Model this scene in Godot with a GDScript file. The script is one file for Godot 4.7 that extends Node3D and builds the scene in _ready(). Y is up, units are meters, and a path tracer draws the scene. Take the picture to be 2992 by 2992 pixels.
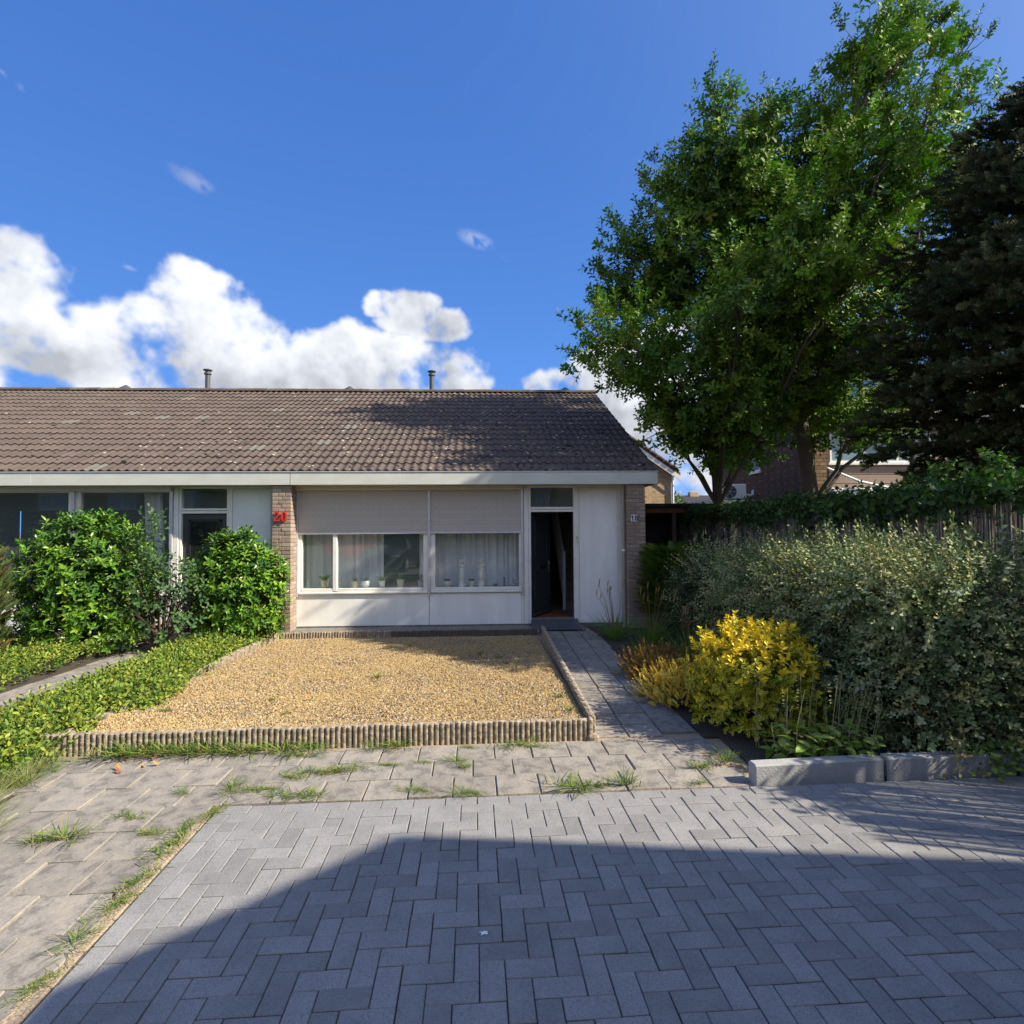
extends Node3D
# A small terraced bungalow with a gravel front garden on a sunny day. Metres, y up; the camera stands at x = z = 0 looking along -z.

const ZP := -10.69      # front of the window and panel plane of the terrace
const ZF := -10.36      # front of the brick piers
const UNIT := 6.41      # width of one house of the terrace
const TURN := 0.0228    # the paving lies a little askew to the terrace

var rng := RandomNumberGenerator.new()
var used := {}
var M := {}
var leafcol := {}


# ------------------------------------------------------------------ mesh builder
class MB:
	var v := PackedVector3Array()
	var n := PackedVector3Array()
	var c := PackedColorArray()
	var uv := PackedVector2Array()
	var col := Color.WHITE
	var colored := false

	func tri(a: Vector3, b: Vector3, d: Vector3) -> void:      # counter-clockwise seen from outside
		var m := (b - a).cross(d - a)
		if m.length_squared() < 1e-16:
			return
		m = m.normalized()
		v.append(a); v.append(d); v.append(b)
		n.append(m); n.append(m); n.append(m)
		c.append(col); c.append(col); c.append(col)

	func tri_n(a: Vector3, b: Vector3, d: Vector3, na: Vector3, nb: Vector3, nd: Vector3) -> void:
		v.append(a); v.append(d); v.append(b)
		n.append(na); n.append(nd); n.append(nb)
		c.append(col); c.append(col); c.append(col)

	func tri_c(a: Vector3, b: Vector3, d: Vector3, ca: Color, cb: Color, cd: Color) -> void:
		var m := (b - a).cross(d - a)
		if m.length_squared() < 1e-16:
			return
		m = m.normalized()
		v.append(a); v.append(d); v.append(b)
		n.append(m); n.append(m); n.append(m)
		c.append(ca); c.append(cd); c.append(cb)

	func quad(a: Vector3, b: Vector3, d: Vector3, e: Vector3) -> void:
		tri(a, b, d); tri(a, d, e)

	func quad_out(a: Vector3, b: Vector3, d: Vector3, e: Vector3, out: Vector3) -> void:
		if (b - a).cross(e - a).dot(out) + (d - b).cross(e - b).dot(out) < 0.0:
			quad(a, e, d, b)
		else:
			quad(a, b, d, e)

	func tri_out(a: Vector3, b: Vector3, d: Vector3, out: Vector3) -> void:
		if (b - a).cross(d - a).dot(out) < 0.0:
			tri(a, d, b)
		else:
			tri(a, b, d)

	func box(p0: Vector3, p1: Vector3, xf := Transform3D()) -> void:
		var q: Array[Vector3] = []
		for i in 8:
			q.append(xf * Vector3(p1.x if i & 1 else p0.x, p1.y if i & 2 else p0.y, p1.z if i & 4 else p0.z))
		quad(q[0], q[2], q[3], q[1]); quad(q[4], q[5], q[7], q[6])
		quad(q[0], q[4], q[6], q[2]); quad(q[1], q[3], q[7], q[5])
		quad(q[0], q[1], q[5], q[4]); quad(q[2], q[6], q[7], q[3])

	func bevel(p0: Vector3, p1: Vector3, b: float, xf := Transform3D()) -> void:
		var m := (p0 + p1) / 2.0
		var h := (p1 - p0) / 2.0
		b = minf(b, minf(h.x, minf(h.y, h.z)) * 0.9)
		var g := h - Vector3(b, b, b)
		var P := func(sx: float, sy: float, sz: float, axis: int) -> Vector3:
			return xf * (m + Vector3(sx * (h.x if axis == 0 else g.x), sy * (h.y if axis == 1 else g.y), sz * (h.z if axis == 2 else g.z)))
		for s in [-1.0, 1.0]:
			quad_out(P.call(s, -1, -1, 0), P.call(s, 1, -1, 0), P.call(s, 1, 1, 0), P.call(s, -1, 1, 0), xf.basis * Vector3(s, 0, 0))
			quad_out(P.call(-1, s, -1, 1), P.call(1, s, -1, 1), P.call(1, s, 1, 1), P.call(-1, s, 1, 1), xf.basis * Vector3(0, s, 0))
			quad_out(P.call(-1, -1, s, 2), P.call(1, -1, s, 2), P.call(1, 1, s, 2), P.call(-1, 1, s, 2), xf.basis * Vector3(0, 0, s))
			for t in [-1.0, 1.0]:
				quad_out(P.call(s, t, -1, 0), P.call(s, t, 1, 0), P.call(s, t, 1, 1), P.call(s, t, -1, 1), xf.basis * Vector3(s, t, 0))
				quad_out(P.call(s, -1, t, 0), P.call(s, 1, t, 0), P.call(s, 1, t, 2), P.call(s, -1, t, 2), xf.basis * Vector3(s, 0, t))
				quad_out(P.call(-1, s, t, 1), P.call(1, s, t, 1), P.call(1, s, t, 2), P.call(-1, s, t, 2), xf.basis * Vector3(0, s, t))
				for r in [-1.0, 1.0]:
					tri_out(P.call(s, t, r, 0), P.call(s, t, r, 1), P.call(s, t, r, 2), xf.basis * Vector3(s, t, r))

	func tube(pts: Array, radii: Array, sides := 6, capped := true) -> void:
		var rings := []
		var norms := []
		var side := Vector3.ZERO
		for i in pts.size():
			var d: Vector3 = (pts[mini(i + 1, pts.size() - 1)] - pts[maxi(i - 1, 0)]).normalized()
			if side == Vector3.ZERO:
				side = d.cross(Vector3.RIGHT if absf(d.x) < 0.7 else Vector3.UP).normalized()
			side = (side - d * side.dot(d)).normalized()
			var up := d.cross(side)
			var ring := []
			var nn := []
			for k in sides:
				var a := TAU * k / sides
				var o := side * cos(a) + up * sin(a)
				nn.append(o)
				ring.append(pts[i] + o * float(radii[i]))
			rings.append(ring); norms.append(nn)
		for i in pts.size() - 1:
			for k in sides:
				var k2 := (k + 1) % sides
				tri_n(rings[i][k], rings[i][k2], rings[i + 1][k2], norms[i][k], norms[i][k2], norms[i + 1][k2])
				tri_n(rings[i][k], rings[i + 1][k2], rings[i + 1][k], norms[i][k], norms[i + 1][k2], norms[i + 1][k])
		if capped:
			for k in range(1, sides - 1):
				tri(rings[0][0], rings[0][k + 1], rings[0][k])
				tri(rings[-1][0], rings[-1][k], rings[-1][k + 1])

	func lathe(profile: Array, sides := 16, at := Vector3.ZERO) -> void:   # profile: [radius, height] from the bottom up, closed by its own ends
		for i in profile.size() - 1:
			var r0: float = profile[i][0]
			var r1: float = profile[i + 1][0]
			var y0: float = profile[i][1]
			var y1: float = profile[i + 1][1]
			var sl := Vector2(y1 - y0, r0 - r1).normalized()
			for k in sides:
				var a := TAU * k / sides
				var b := TAU * (k + 1) / sides
				var ua := Vector3(cos(a), 0, sin(a))
				var ub := Vector3(cos(b), 0, sin(b))
				var na := ua * sl.x + Vector3.UP * sl.y
				var nb := ub * sl.x + Vector3.UP * sl.y
				var p00 := at + ua * r0 + Vector3.UP * y0
				var p01 := at + ub * r0 + Vector3.UP * y0
				var p10 := at + ua * r1 + Vector3.UP * y1
				var p11 := at + ub * r1 + Vector3.UP * y1
				if r0 > 1e-5:
					tri_n(p00, p11, p01, na, nb, nb)
				if r1 > 1e-5:
					tri_n(p00, p10, p11, na, na, nb)

	# a leaf: profile of [along, half width]; the midrib bends by droop, the halves fold up
	func leaf(base: Vector3, dir: Vector3, nrm: Vector3, long: float, wide: float, shape: Array, droop := 0.15, fold := 0.25, edge := Color.WHITE, mid := Color.WHITE) -> void:
		var y := dir.normalized()
		var x := y.cross(nrm).normalized()
		var z := x.cross(y)
		var R := []
		for s in shape:
			var t: float = s[0]
			var w: float = s[1] * wide * 0.5
			var ctr := base + y * (t * long) - z * (droop * long * t * t)
			R.append([ctr, ctr - x * w + z * (fold * w), ctr + x * w + z * (fold * w)])
		for i in R.size() - 1:
			var a = R[i]
			var b = R[i + 1]
			if colored:
				tri_c(a[0], b[0], a[1], mid, mid, edge); tri_c(b[0], b[1], a[1], mid, edge, edge)
				tri_c(a[0], a[2], b[0], mid, edge, mid); tri_c(a[2], b[2], b[0], edge, edge, mid)
			else:
				tri(a[0], b[0], a[1]); tri(b[0], b[1], a[1])
				tri(a[0], a[2], b[0]); tri(a[2], b[2], b[0])

	func mesh() -> ArrayMesh:
		var m := ArrayMesh.new()
		if v.is_empty():
			return m
		var arr := []
		arr.resize(Mesh.ARRAY_MAX)
		arr[Mesh.ARRAY_VERTEX] = v
		arr[Mesh.ARRAY_NORMAL] = n
		if colored:
			arr[Mesh.ARRAY_COLOR] = c
		m.add_surface_from_arrays(Mesh.PRIMITIVE_TRIANGLES, arr)
		return m


class Scatter:
	var t: Array[Transform3D] = []
	var c := PackedColorArray()

	func add(x: Transform3D, k := Color.WHITE) -> void:
		t.append(x); c.append(k)


# ------------------------------------------------------------------ small helpers
func rf(a: float, b: float) -> float:
	return rng.randf_range(a, b)


func rv(s := 1.0) -> Vector3:
	return Vector3(rng.randfn(), rng.randfn(), rng.randfn()) * s


func numbered(n: String) -> String:
	var k: int = used.get(n, 0)
	used[n] = k + 1
	return n if k == 0 else "%s_%03d" % [n, k]


func thing(called: String, label: String, category: String, at := Vector3.ZERO, group := "") -> Node3D:
	var o := Node3D.new()
	o.name = numbered(called)
	add_child(o)
	o.position = at
	return tag(o, label, category, group)


func tag(o: Node3D, label: String, category: String, group := "") -> Node3D:
	o.set_meta("label", label)
	if category:
		o.set_meta("category", category)
	if group:
		o.set_meta("group", group)
	return o


func struct(called: String, label := "") -> Node3D:
	var o := Node3D.new()
	o.name = numbered(called)
	add_child(o)
	o.set_meta("kind", "structure")
	if label:
		o.set_meta("label", label)
	return o


func part(parent: Node3D, called: String, mesh: Mesh, m: Material, xf := Transform3D()) -> MeshInstance3D:
	var o := MeshInstance3D.new()
	o.name = called
	o.mesh = mesh
	o.material_override = m
	o.transform = xf
	parent.add_child(o, true)
	return o


func box_part(parent: Node3D, called: String, p0: Vector3, p1: Vector3, m: Material, b := 0.0) -> MeshInstance3D:
	var k := MB.new()
	if b > 0.0:
		k.bevel(p0, p1, b)
	else:
		k.box(p0, p1)
	return part(parent, called, k.mesh(), m)


func many(parent: Node3D, called: String, mesh: Mesh, m: Material, s: Scatter, stuff := true) -> MultiMeshInstance3D:
	var mm := MultiMesh.new()
	mm.transform_format = MultiMesh.TRANSFORM_3D
	mm.use_colors = true
	mm.mesh = mesh
	mm.instance_count = s.t.size()
	for i in s.t.size():
		mm.set_instance_transform(i, s.t[i])
		mm.set_instance_color(i, s.c[i])
	var o := MultiMeshInstance3D.new()
	o.name = called
	o.multimesh = mm
	o.material_override = m
	parent.add_child(o, true)
	if stuff:
		o.set_meta("kind", "stuff")
	return o


func frame(y: Vector3, nrm: Vector3) -> Basis:
	y = y.normalized()
	var x := y.cross(nrm)
	if x.length_squared() < 1e-6:
		x = y.cross(Vector3(0.3, 0.5, 0.8))
	x = x.normalized()
	return Basis(x, y, x.cross(y))


func lin(r: float, g: float, b: float) -> Color:
	return Color(r, g, b).linear_to_srgb()


func noise(freq: float, oct := 4, kind := FastNoiseLite.TYPE_SIMPLEX_SMOOTH, sd := 1) -> FastNoiseLite:
	var f := FastNoiseLite.new()
	f.noise_type = kind
	f.frequency = freq
	f.fractal_octaves = oct
	f.seed = sd
	if kind == FastNoiseLite.TYPE_CELLULAR:
		f.fractal_type = FastNoiseLite.FRACTAL_NONE
	return f


func layer(size: int, f: FastNoiseLite) -> PackedByteArray:
	var im := f.get_seamless_image(size, size, false, false, 0.12)
	im.convert(Image.FORMAT_L8)
	return im.get_data()


# a grey or coloured picture out of noise layers; shade gets the layers' values (0..1) and a random number
func picture(size: int, fs: Array, shade: Callable) -> ImageTexture:
	var L := []
	for f in fs:
		L.append(layer(size, f))
	var out := PackedByteArray()
	out.resize(size * size * 3)
	var curve := PackedByteArray()      # shade() gives linear values, the picture is stored as sRGB
	for k in 1025:
		curve.append(int(Color(k / 1024.0, 0, 0).linear_to_srgb().r * 255.0 + 0.5))
	for i in size * size:
		var col: Vector3 = shade.call(L, i, rng.randf())
		out[i * 3] = curve[clampi(int(col.x * 1024.0), 0, 1024)]
		out[i * 3 + 1] = curve[clampi(int(col.y * 1024.0), 0, 1024)]
		out[i * 3 + 2] = curve[clampi(int(col.z * 1024.0), 0, 1024)]
	return ImageTexture.create_from_image(Image.create_from_data(size, size, false, Image.FORMAT_RGB8, out))


func pm(color: Color, rough := 0.8, tex: Texture2D = null, metres := 1.0, bump: Texture2D = null, depth := 0.0, world := true) -> StandardMaterial3D:
	var m := StandardMaterial3D.new()
	m.albedo_color = color
	m.roughness = rough
	if tex or bump:
		m.uv1_triplanar = true
		m.uv1_world_triplanar = world
		m.uv1_scale = Vector3.ONE / metres
	if tex:
		m.albedo_texture = tex
	if bump:
		m.heightmap_enabled = true
		m.heightmap_texture = bump
		m.heightmap_scale = depth
	return m


func leaf_mat(color: Color, rough := 0.45, through := Color(0.45, 0.6, 0.15), tinted := true) -> StandardMaterial3D:
	var m := StandardMaterial3D.new()
	m.albedo_color = color
	m.roughness = rough
	m.vertex_color_use_as_albedo = tinted
	m.metallic_specular = 0.32
	m.backlight_enabled = true
	m.backlight = through
	return m


func glass(alpha := 0.1, tint := Color(0.8, 0.9, 0.88)) -> StandardMaterial3D:
	var m := StandardMaterial3D.new()
	m.transparency = BaseMaterial3D.TRANSPARENCY_ALPHA
	m.albedo_color = Color(tint.r, tint.g, tint.b, alpha)
	m.roughness = 0.02
	m.metallic_specular = 0.6
	return m


# ------------------------------------------------------------------ the scene
func _ready() -> void:
	rng.seed = 20
	camera_and_light()
	materials()
	ground()
	terrace()
	gravel_garden()
	far_buildings()
	across_the_street()
	fence_and_canopy()
	plants()
	trees()
	window_things()
	small_things()


func camera_and_light() -> void:
	var cam := Camera3D.new()
	cam.name = "camera"
	cam.fov = 83.85
	cam.near = 0.05
	cam.far = 600.0
	cam.transform = Transform3D(Basis(Vector3.UP, -0.04524) * Basis(Vector3.RIGHT, 0.03157) * Basis(Vector3.BACK, -0.00619), Vector3(0, 1.8085, 0))
	add_child(cam)
	var sun := DirectionalLight3D.new()
	sun.name = "sun"
	sun.light_energy = 1.6
	sun.light_color = Color(1.0, 0.955, 0.87)
	sun.light_angular_distance = 0.5
	sun.shadow_enabled = true
	sun.look_at_from_position(Vector3(0.759, 0.606, 0.239), Vector3.ZERO)
	add_child(sun)
	var e := Environment.new()
	e.background_mode = Environment.BG_SKY
	e.tonemap_mode = Environment.TONE_MAPPER_LINEAR
	e.tonemap_exposure = 1.84
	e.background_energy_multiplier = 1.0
	e.sdfgi_enabled = true
	e.ssao_enabled = true
	e.ssil_enabled = true
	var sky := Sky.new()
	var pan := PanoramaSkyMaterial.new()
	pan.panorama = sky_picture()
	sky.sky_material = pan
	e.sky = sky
	var we := WorldEnvironment.new()
	we.name = "world"
	we.environment = e
	add_child(we)


var puffs := [[-38.5, 19.4, 4.2, 3.0], [-39.6, 15.8, 5.4, 2.8], [-36.6, 14.4, 4.9, 3.0], [-30.9, 15.1, 7.9, 4.3], [-26.9, 20.2, 4.1, 3.4], [-23.7, 17.9, 5.6, 4.2], [-23.1, 14.5, 9.0, 3.2], [-28.0, 16.4, 7.2, 4.1], [-14.0, 15.9, 6.6, 3.7],
	[-8.2, 15.6, 6.8, 3.5], [-11.5, 14.2, 11.2, 1.9], [-7.8, 20.9, 3.7, 2.2], [-5.1, 19.8, 3.4, 1.8], [-10.2, 21.4, 2.0, 1.5], [7.6, 14.1, 4.4, 1.9], [11.8, 15.6, 4.0, 2.5], [14.7, 11.6, 7.0, 4.8], [21.1, 6.4, 7.7, 4.2],
	[21.3, 17.4, 6.0, 3.3], [28.6, 12.1, 5.3, 3.5], [18.8, 3.2, 7.6, 2.6], [-44.0, 12.0, 6.0, 6.0], [-48.0, 19.0, 5.0, 4.0], [36.0, 9.0, 6.0, 4.0]]
var wisps := [[-0.9, 27.3, 1.9, 1.0], [-27.1, 28.8, 1.9, 0.9], [-39.7, 31.8, 0.8, 0.9], [-31.6, 21.3, 0.7, 0.4], [1.6, 25.8, 0.8, 0.4]]


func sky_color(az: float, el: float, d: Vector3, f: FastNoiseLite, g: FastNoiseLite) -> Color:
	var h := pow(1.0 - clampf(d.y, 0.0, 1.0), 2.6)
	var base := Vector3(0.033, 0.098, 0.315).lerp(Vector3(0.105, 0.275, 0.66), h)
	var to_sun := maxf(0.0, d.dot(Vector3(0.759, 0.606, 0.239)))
	base += Vector3(0.16, 0.19, 0.21) * pow(to_sun, 2.6) + Vector3(0.48, 0.47, 0.44) * pow(to_sun, 14.0)  # glow on the sun side, strengthened to add fill light
	var p := d * 100.0
	var big := f.get_noise_3dv(p)
	var bumps := 0.5 - absf(g.get_noise_3dv(p * 1.15))
	var dens := -1.0
	var near := absf(az) < 54.0
	var low := 0.5
	if near:
		var sum := 0.0
		for b in puffs:
			var u: float = (az - b[0]) / b[2]
			var w: float = (el - b[1]) / b[3]
			var q: float = 1.0 - u * u - w * w
			dens = maxf(dens, q)
			if q > -0.3:
				sum += (q + 0.3) * w
		if dens > -1.0:
			dens = minf(dens * 0.95, 0.5) + big * 1.0 + bumps * 0.42 + g.get_noise_3dv(p * 3.6) * 0.22 - 0.08
		low = clampf(0.5 + sum * 0.35, 0.0, 1.0)
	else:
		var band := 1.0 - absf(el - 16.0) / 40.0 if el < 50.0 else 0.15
		dens = f.get_noise_3dv(p * 0.30 + Vector3(31, 7, 3)) * 1.5 + band * 0.75 - 0.24 + big * 0.5 + bumps * 0.4 - 0.1  # clouds out of view, made fuller to whiten and lift the shade
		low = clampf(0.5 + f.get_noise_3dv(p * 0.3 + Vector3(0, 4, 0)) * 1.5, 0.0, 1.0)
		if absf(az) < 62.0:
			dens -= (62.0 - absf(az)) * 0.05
	var cover := smoothstep(0.0, 0.56, dens)
	if near and cover <= 0.01:
		for b in wisps:
			var u: float = (az - b[0] + (el - b[1]) * 1.1) / b[2]
			var w: float = (el - b[1] + 0.35 * f.get_noise_3dv(p * 2.0)) / b[3]
			var q: float = 1.0 - u * u - w * w
			if q > 0.0:
				cover = maxf(cover, q * sqrt(q) * clampf(0.02 + 1.1 * g.get_noise_3dv(Vector3(p.x + p.y, p.y, p.z) * 2.2) + 0.4 * g.get_noise_3dv(p * 6.0), 0.0, 0.30))
	if cover <= 0.0:
		return Color(base.x, base.y, base.z)
	var lit := (f.get_noise_3dv(p) - f.get_noise_3dv(p + Vector3(3.2, 3.6, 1.0))) * 0.55 + (bumps - 0.5 + absf(g.get_noise_3dv((p + Vector3(1.4, 1.6, 0.5)) * 1.15))) * 0.16
	var thin := 1.0 - smoothstep(0.2, 0.9, dens)
	var body := clampf(0.72 + lit * 1.15 + (low - 0.4) * 0.30 + thin * 0.12, 0.50, 1.0)
	var white := Vector3(0.555, 0.57, 0.60) * body + Vector3(0.01, 0.02, 0.045) * (1.0 - body)
	white *= 1.0 + 0.75 * pow(to_sun, 2.0)  # clouds nearer the sun are brightened for more fill light
	var out := base.lerp(white, cover * 0.98)
	return Color(out.x, out.y, out.z)


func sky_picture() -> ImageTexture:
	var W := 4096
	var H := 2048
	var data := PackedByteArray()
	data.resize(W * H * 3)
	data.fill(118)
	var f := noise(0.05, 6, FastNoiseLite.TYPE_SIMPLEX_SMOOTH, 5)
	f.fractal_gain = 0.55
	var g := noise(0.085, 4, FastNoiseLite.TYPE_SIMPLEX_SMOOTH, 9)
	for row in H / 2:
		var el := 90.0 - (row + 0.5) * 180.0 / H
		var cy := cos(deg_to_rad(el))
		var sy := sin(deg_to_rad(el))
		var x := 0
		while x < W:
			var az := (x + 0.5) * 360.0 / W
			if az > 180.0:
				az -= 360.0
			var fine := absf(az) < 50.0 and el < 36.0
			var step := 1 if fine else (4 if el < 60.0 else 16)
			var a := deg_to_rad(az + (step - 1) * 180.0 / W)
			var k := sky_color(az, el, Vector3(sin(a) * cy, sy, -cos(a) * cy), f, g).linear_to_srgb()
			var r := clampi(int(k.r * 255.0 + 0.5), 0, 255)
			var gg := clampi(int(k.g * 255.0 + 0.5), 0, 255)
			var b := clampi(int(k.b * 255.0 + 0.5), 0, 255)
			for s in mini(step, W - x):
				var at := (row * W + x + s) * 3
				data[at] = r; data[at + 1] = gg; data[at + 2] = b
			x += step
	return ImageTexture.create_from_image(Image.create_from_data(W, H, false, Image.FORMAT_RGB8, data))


# ------------------------------------------------------------------ materials
func brick_picture(mortar: Vector3, tones: Array, wide: int, high: int) -> ImageTexture:
	# one picture for walls so far off that single bricks are a pixel or two: 8 courses of 4 bricks
	var W := wide * 4
	var H := high * 8
	var out := PackedByteArray()
	out.resize(W * H * 3)
	var f := noise(0.05, 3, FastNoiseLite.TYPE_SIMPLEX_SMOOTH, 3)
	for y in H:
		var course := y / high
		for x in W:
			var xx := (x + (wide / 2 if course % 2 else 0)) % W
			var k := xx / wide
			var joint := y % high < 2 or xx % wide < 2
			var col: Vector3 = mortar if joint else tones[(course * 7 + k * 5 + course * k) % tones.size()]
			col *= 0.92 + 0.16 * f.get_noise_2d(x, y)
			var at := (y * W + x) * 3
			out[at] = clampi(int(col.x * 255), 0, 255); out[at + 1] = clampi(int(col.y * 255), 0, 255); out[at + 2] = clampi(int(col.z * 255), 0, 255)
	return ImageTexture.create_from_image(Image.create_from_data(W, H, false, Image.FORMAT_RGB8, out))


func materials() -> void:
	var fine := noise(0.09, 3, FastNoiseLite.TYPE_SIMPLEX_SMOOTH, 11)
	var wide := noise(0.012, 5, FastNoiseLite.TYPE_SIMPLEX_SMOOTH, 12)
	var cell := noise(0.055, 1, FastNoiseLite.TYPE_CELLULAR, 13)
	var grain := picture(512, [fine, wide], func(L: Array, i: int, r: float) -> Vector3:
		var k: float = 0.80 + (L[0][i] / 255.0 - 0.5) * 0.22 + (L[1][i] / 255.0 - 0.5) * 0.16 + (r - 0.5) * 0.12
		if r > 0.965:
			k = 1.0
		elif r < 0.05:
			k *= 0.72
		return Vector3(k, k, k * 1.0))
	var speckle := picture(512, [fine, wide], func(L: Array, i: int, r: float) -> Vector3:
		var k: float = 0.80 + (L[1][i] / 255.0 - 0.5) * 0.20 + (r - 0.5) * 0.34
		if r > 0.985:
			k = 1.0
		elif r < 0.03:
			k *= 0.6
		return Vector3(k, k, k))
	var dirt := picture(512, [fine, wide, cell], func(L: Array, i: int, r: float) -> Vector3:
		var w: float = L[1][i] / 255.0
		var k: float = 0.60 + (L[0][i] / 255.0 - 0.5) * 0.25 + (r - 0.5) * 0.10
		var sand := smoothstep(0.50, 0.72, w)
		var dark := 1.0 - smoothstep(0.22, 0.42, w)
		var col := Vector3(k, k * 0.98, k * 0.96).lerp(Vector3(0.90, 0.84, 0.755) * (0.9 + (r - 0.5) * 0.12), sand * 0.5)
		col *= 1.0 - dark * 0.3
		if r > 0.978:
			col = Vector3(1, 0.97, 0.9)
		return col)
	var soft := picture(256, [wide, fine], func(L: Array, i: int, _r: float) -> Vector3:
		var k: float = 0.93 + (L[0][i] / 255.0 - 0.5) * 0.16 + (L[1][i] / 255.0 - 0.5) * 0.03
		return Vector3(k, k, k * 0.995))
	var lumps := picture(256, [fine], func(L: Array, i: int, r: float) -> Vector3:
		var k: float = L[0][i] / 255.0 * 0.8 + r * 0.2
		return Vector3(k, k, k))
	var roofing := picture(512, [fine, wide, cell], func(L: Array, i: int, r: float) -> Vector3:
		var k: float = 0.70 + (L[0][i] / 255.0 - 0.5) * 0.35 + (L[1][i] / 255.0 - 0.5) * 0.30 + (r - 0.5) * 0.08
		var col := Vector3(k, k, k)
		if L[0][i] > 204 and L[1][i] > 130:
			col = Vector3(1.0, 0.98, 0.88)
		elif L[0][i] < 84 and L[1][i] < 165:
			col *= 0.30
		return col)
	var stones := picture(512, [noise(0.10, 1, FastNoiseLite.TYPE_CELLULAR, 17), fine], func(L: Array, i: int, r: float) -> Vector3:
		var k: float = L[0][i] / 255.0
		var col := Vector3(0.80, 0.62, 0.36) * (0.45 + 0.6 * k) + Vector3.ONE * (r - 0.5) * 0.06
		return col)
	var soil := picture(256, [fine, wide], func(L: Array, i: int, r: float) -> Vector3:
		var k: float = 0.55 + (L[0][i] / 255.0 - 0.5) * 0.7 + (r - 0.5) * 0.3
		return Vector3(k, k * 0.95, k * 0.9))
	var wood := picture(256, [fine], func(L: Array, i: int, r: float) -> Vector3:
		var x: int = i % 256
		var k: float = 0.78 + 0.12 * sin(x * 0.9 + L[0][i] * 0.05) + (r - 0.5) * 0.1
		return Vector3(k, k * 0.98, k * 0.95))
	var weave := picture(128, [wide], func(L: Array, i: int, r: float) -> Vector3:
		var k: float = 0.84 + (0.10 if (i % 128) % 4 < 2 else 0.0) * (1.0 if (i / 128) % 4 < 2 else -1.0) + (L[0][i] / 255.0 - 0.5) * 0.1 + (r - 0.5) * 0.06
		return Vector3(k, k, k))
	var bark := picture(256, [noise(0.05, 4, FastNoiseLite.TYPE_SIMPLEX_SMOOTH, 21), wide], func(L: Array, i: int, r: float) -> Vector3:
		var k: float = 0.35 + L[0][i] / 255.0 * 0.55 + (r - 0.5) * 0.12
		return Vector3(k, k * 0.96, k * 0.9))
	M.grain_tex = grain
	M.dirt_tex = dirt
	M.lumps = lumps
	for i in 4:
		var k := 0.90 + 0.07 * i
		M["paver%d" % i] = pm(lin(0.278 * k, 0.272 * k, 0.268 * k), 0.85, speckle, 1.35 + 0.12 * i, lumps, 0.25)
		M["tile%d" % i] = pm(lin(0.385 * k, 0.36 * k, 0.325 * k), 0.9, dirt, 0.78 + 0.13 * i, lumps, 0.45)
		M["path%d" % i] = pm(lin(0.36 * k, 0.335 * k, 0.305 * k), 0.9, dirt, 0.62 + 0.11 * i, lumps, 0.4)
		M["roof%d" % i] = pm(lin(0.145 * k, 0.108 * k, 0.088 * k), 0.85, roofing, 0.33 + 0.06 * i, lumps, 0.35)
	M.roof4 = pm(lin(0.20, 0.185, 0.155), 0.85, roofing, 0.4, lumps, 0.35)
	var tones := [Vector3(0.40, 0.295, 0.225), Vector3(0.44, 0.345, 0.265), Vector3(0.38, 0.27, 0.21), Vector3(0.46, 0.37, 0.295), Vector3(0.35, 0.275, 0.225)]
	for i in 5:
		M["brick%d" % i] = pm(lin(tones[i].x, tones[i].y, tones[i].z), 0.9, grain, 0.3, lumps, 0.4)
	M.mortar = pm(lin(0.30, 0.27, 0.23), 0.95, grain, 0.3, lumps, 0.4)
	M.white = pm(lin(0.84, 0.83, 0.78), 0.5, soft, 1.7)
	M.panel = pm(lin(0.92, 0.915, 0.885), 0.55, soft, 2.3)
	M.panel.uv1_scale = Vector3(0.8, 0.16, 0.8)
	M.shade_grey = pm(lin(0.78, 0.82, 0.79), 0.55, soft, 2.3)  # white panel colour greyed for shade; also on the fascia joint covers
	M.fascia = pm(lin(0.62, 0.635, 0.58), 0.55, soft, 1.9)
	M.alu = pm(lin(0.62, 0.62, 0.66), 0.38, soft, 0.7)
	M.alu.metallic = 0.35
	M.gutter = pm(lin(0.72, 0.74, 0.78), 0.3)
	M.gutter.metallic = 0.6
	M.cream = pm(lin(0.62, 0.57, 0.46), 0.5, soft, 0.9)
	M.screen = pm(lin(0.53, 0.50, 0.465), 0.9, weave, 0.12)
	M.pipe = pm(lin(0.36, 0.32, 0.285), 0.5, soft, 0.4)
	M.flue = pm(lin(0.085, 0.09, 0.10), 0.45, soft, 0.5)
	M.plinth = pm(lin(0.30, 0.29, 0.28), 0.9, dirt, 0.5, lumps, 0.4)
	M.edging = pm(lin(0.46, 0.395, 0.31), 0.95, picture(512, [fine, wide], func(L: Array, i: int, r: float) -> Vector3:
		var w: float = L[1][i] / 255.0 + (L[0][i] / 255.0 - 0.5) * 0.6
		var k: float = lerpf(0.36, 0.9, smoothstep(0.38, 0.62, w)) + (r - 0.5) * 0.14
		return Vector3(k, k * 0.95, k * 0.88) if r < 0.975 else Vector3(0.95, 0.95, 0.9)), 0.47, lumps, 0.7)
	M.edging_dark = pm(lin(0.20, 0.165, 0.13), 0.95, dirt, 0.33, lumps, 0.8)
	M.far_street = pm(lin(0.27, 0.26, 0.25), 0.9, grain, 1.5)
	M.kerb = pm(lin(0.42, 0.425, 0.42), 0.85, grain, 0.5, lumps, 0.35)
	M.sand = pm(lin(0.58, 0.48, 0.35), 1.0, soil, 0.35, lumps, 0.5)
	M.street = pm(lin(0.19, 0.175, 0.155), 1.0, soil, 0.3, lumps, 0.4)
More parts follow.
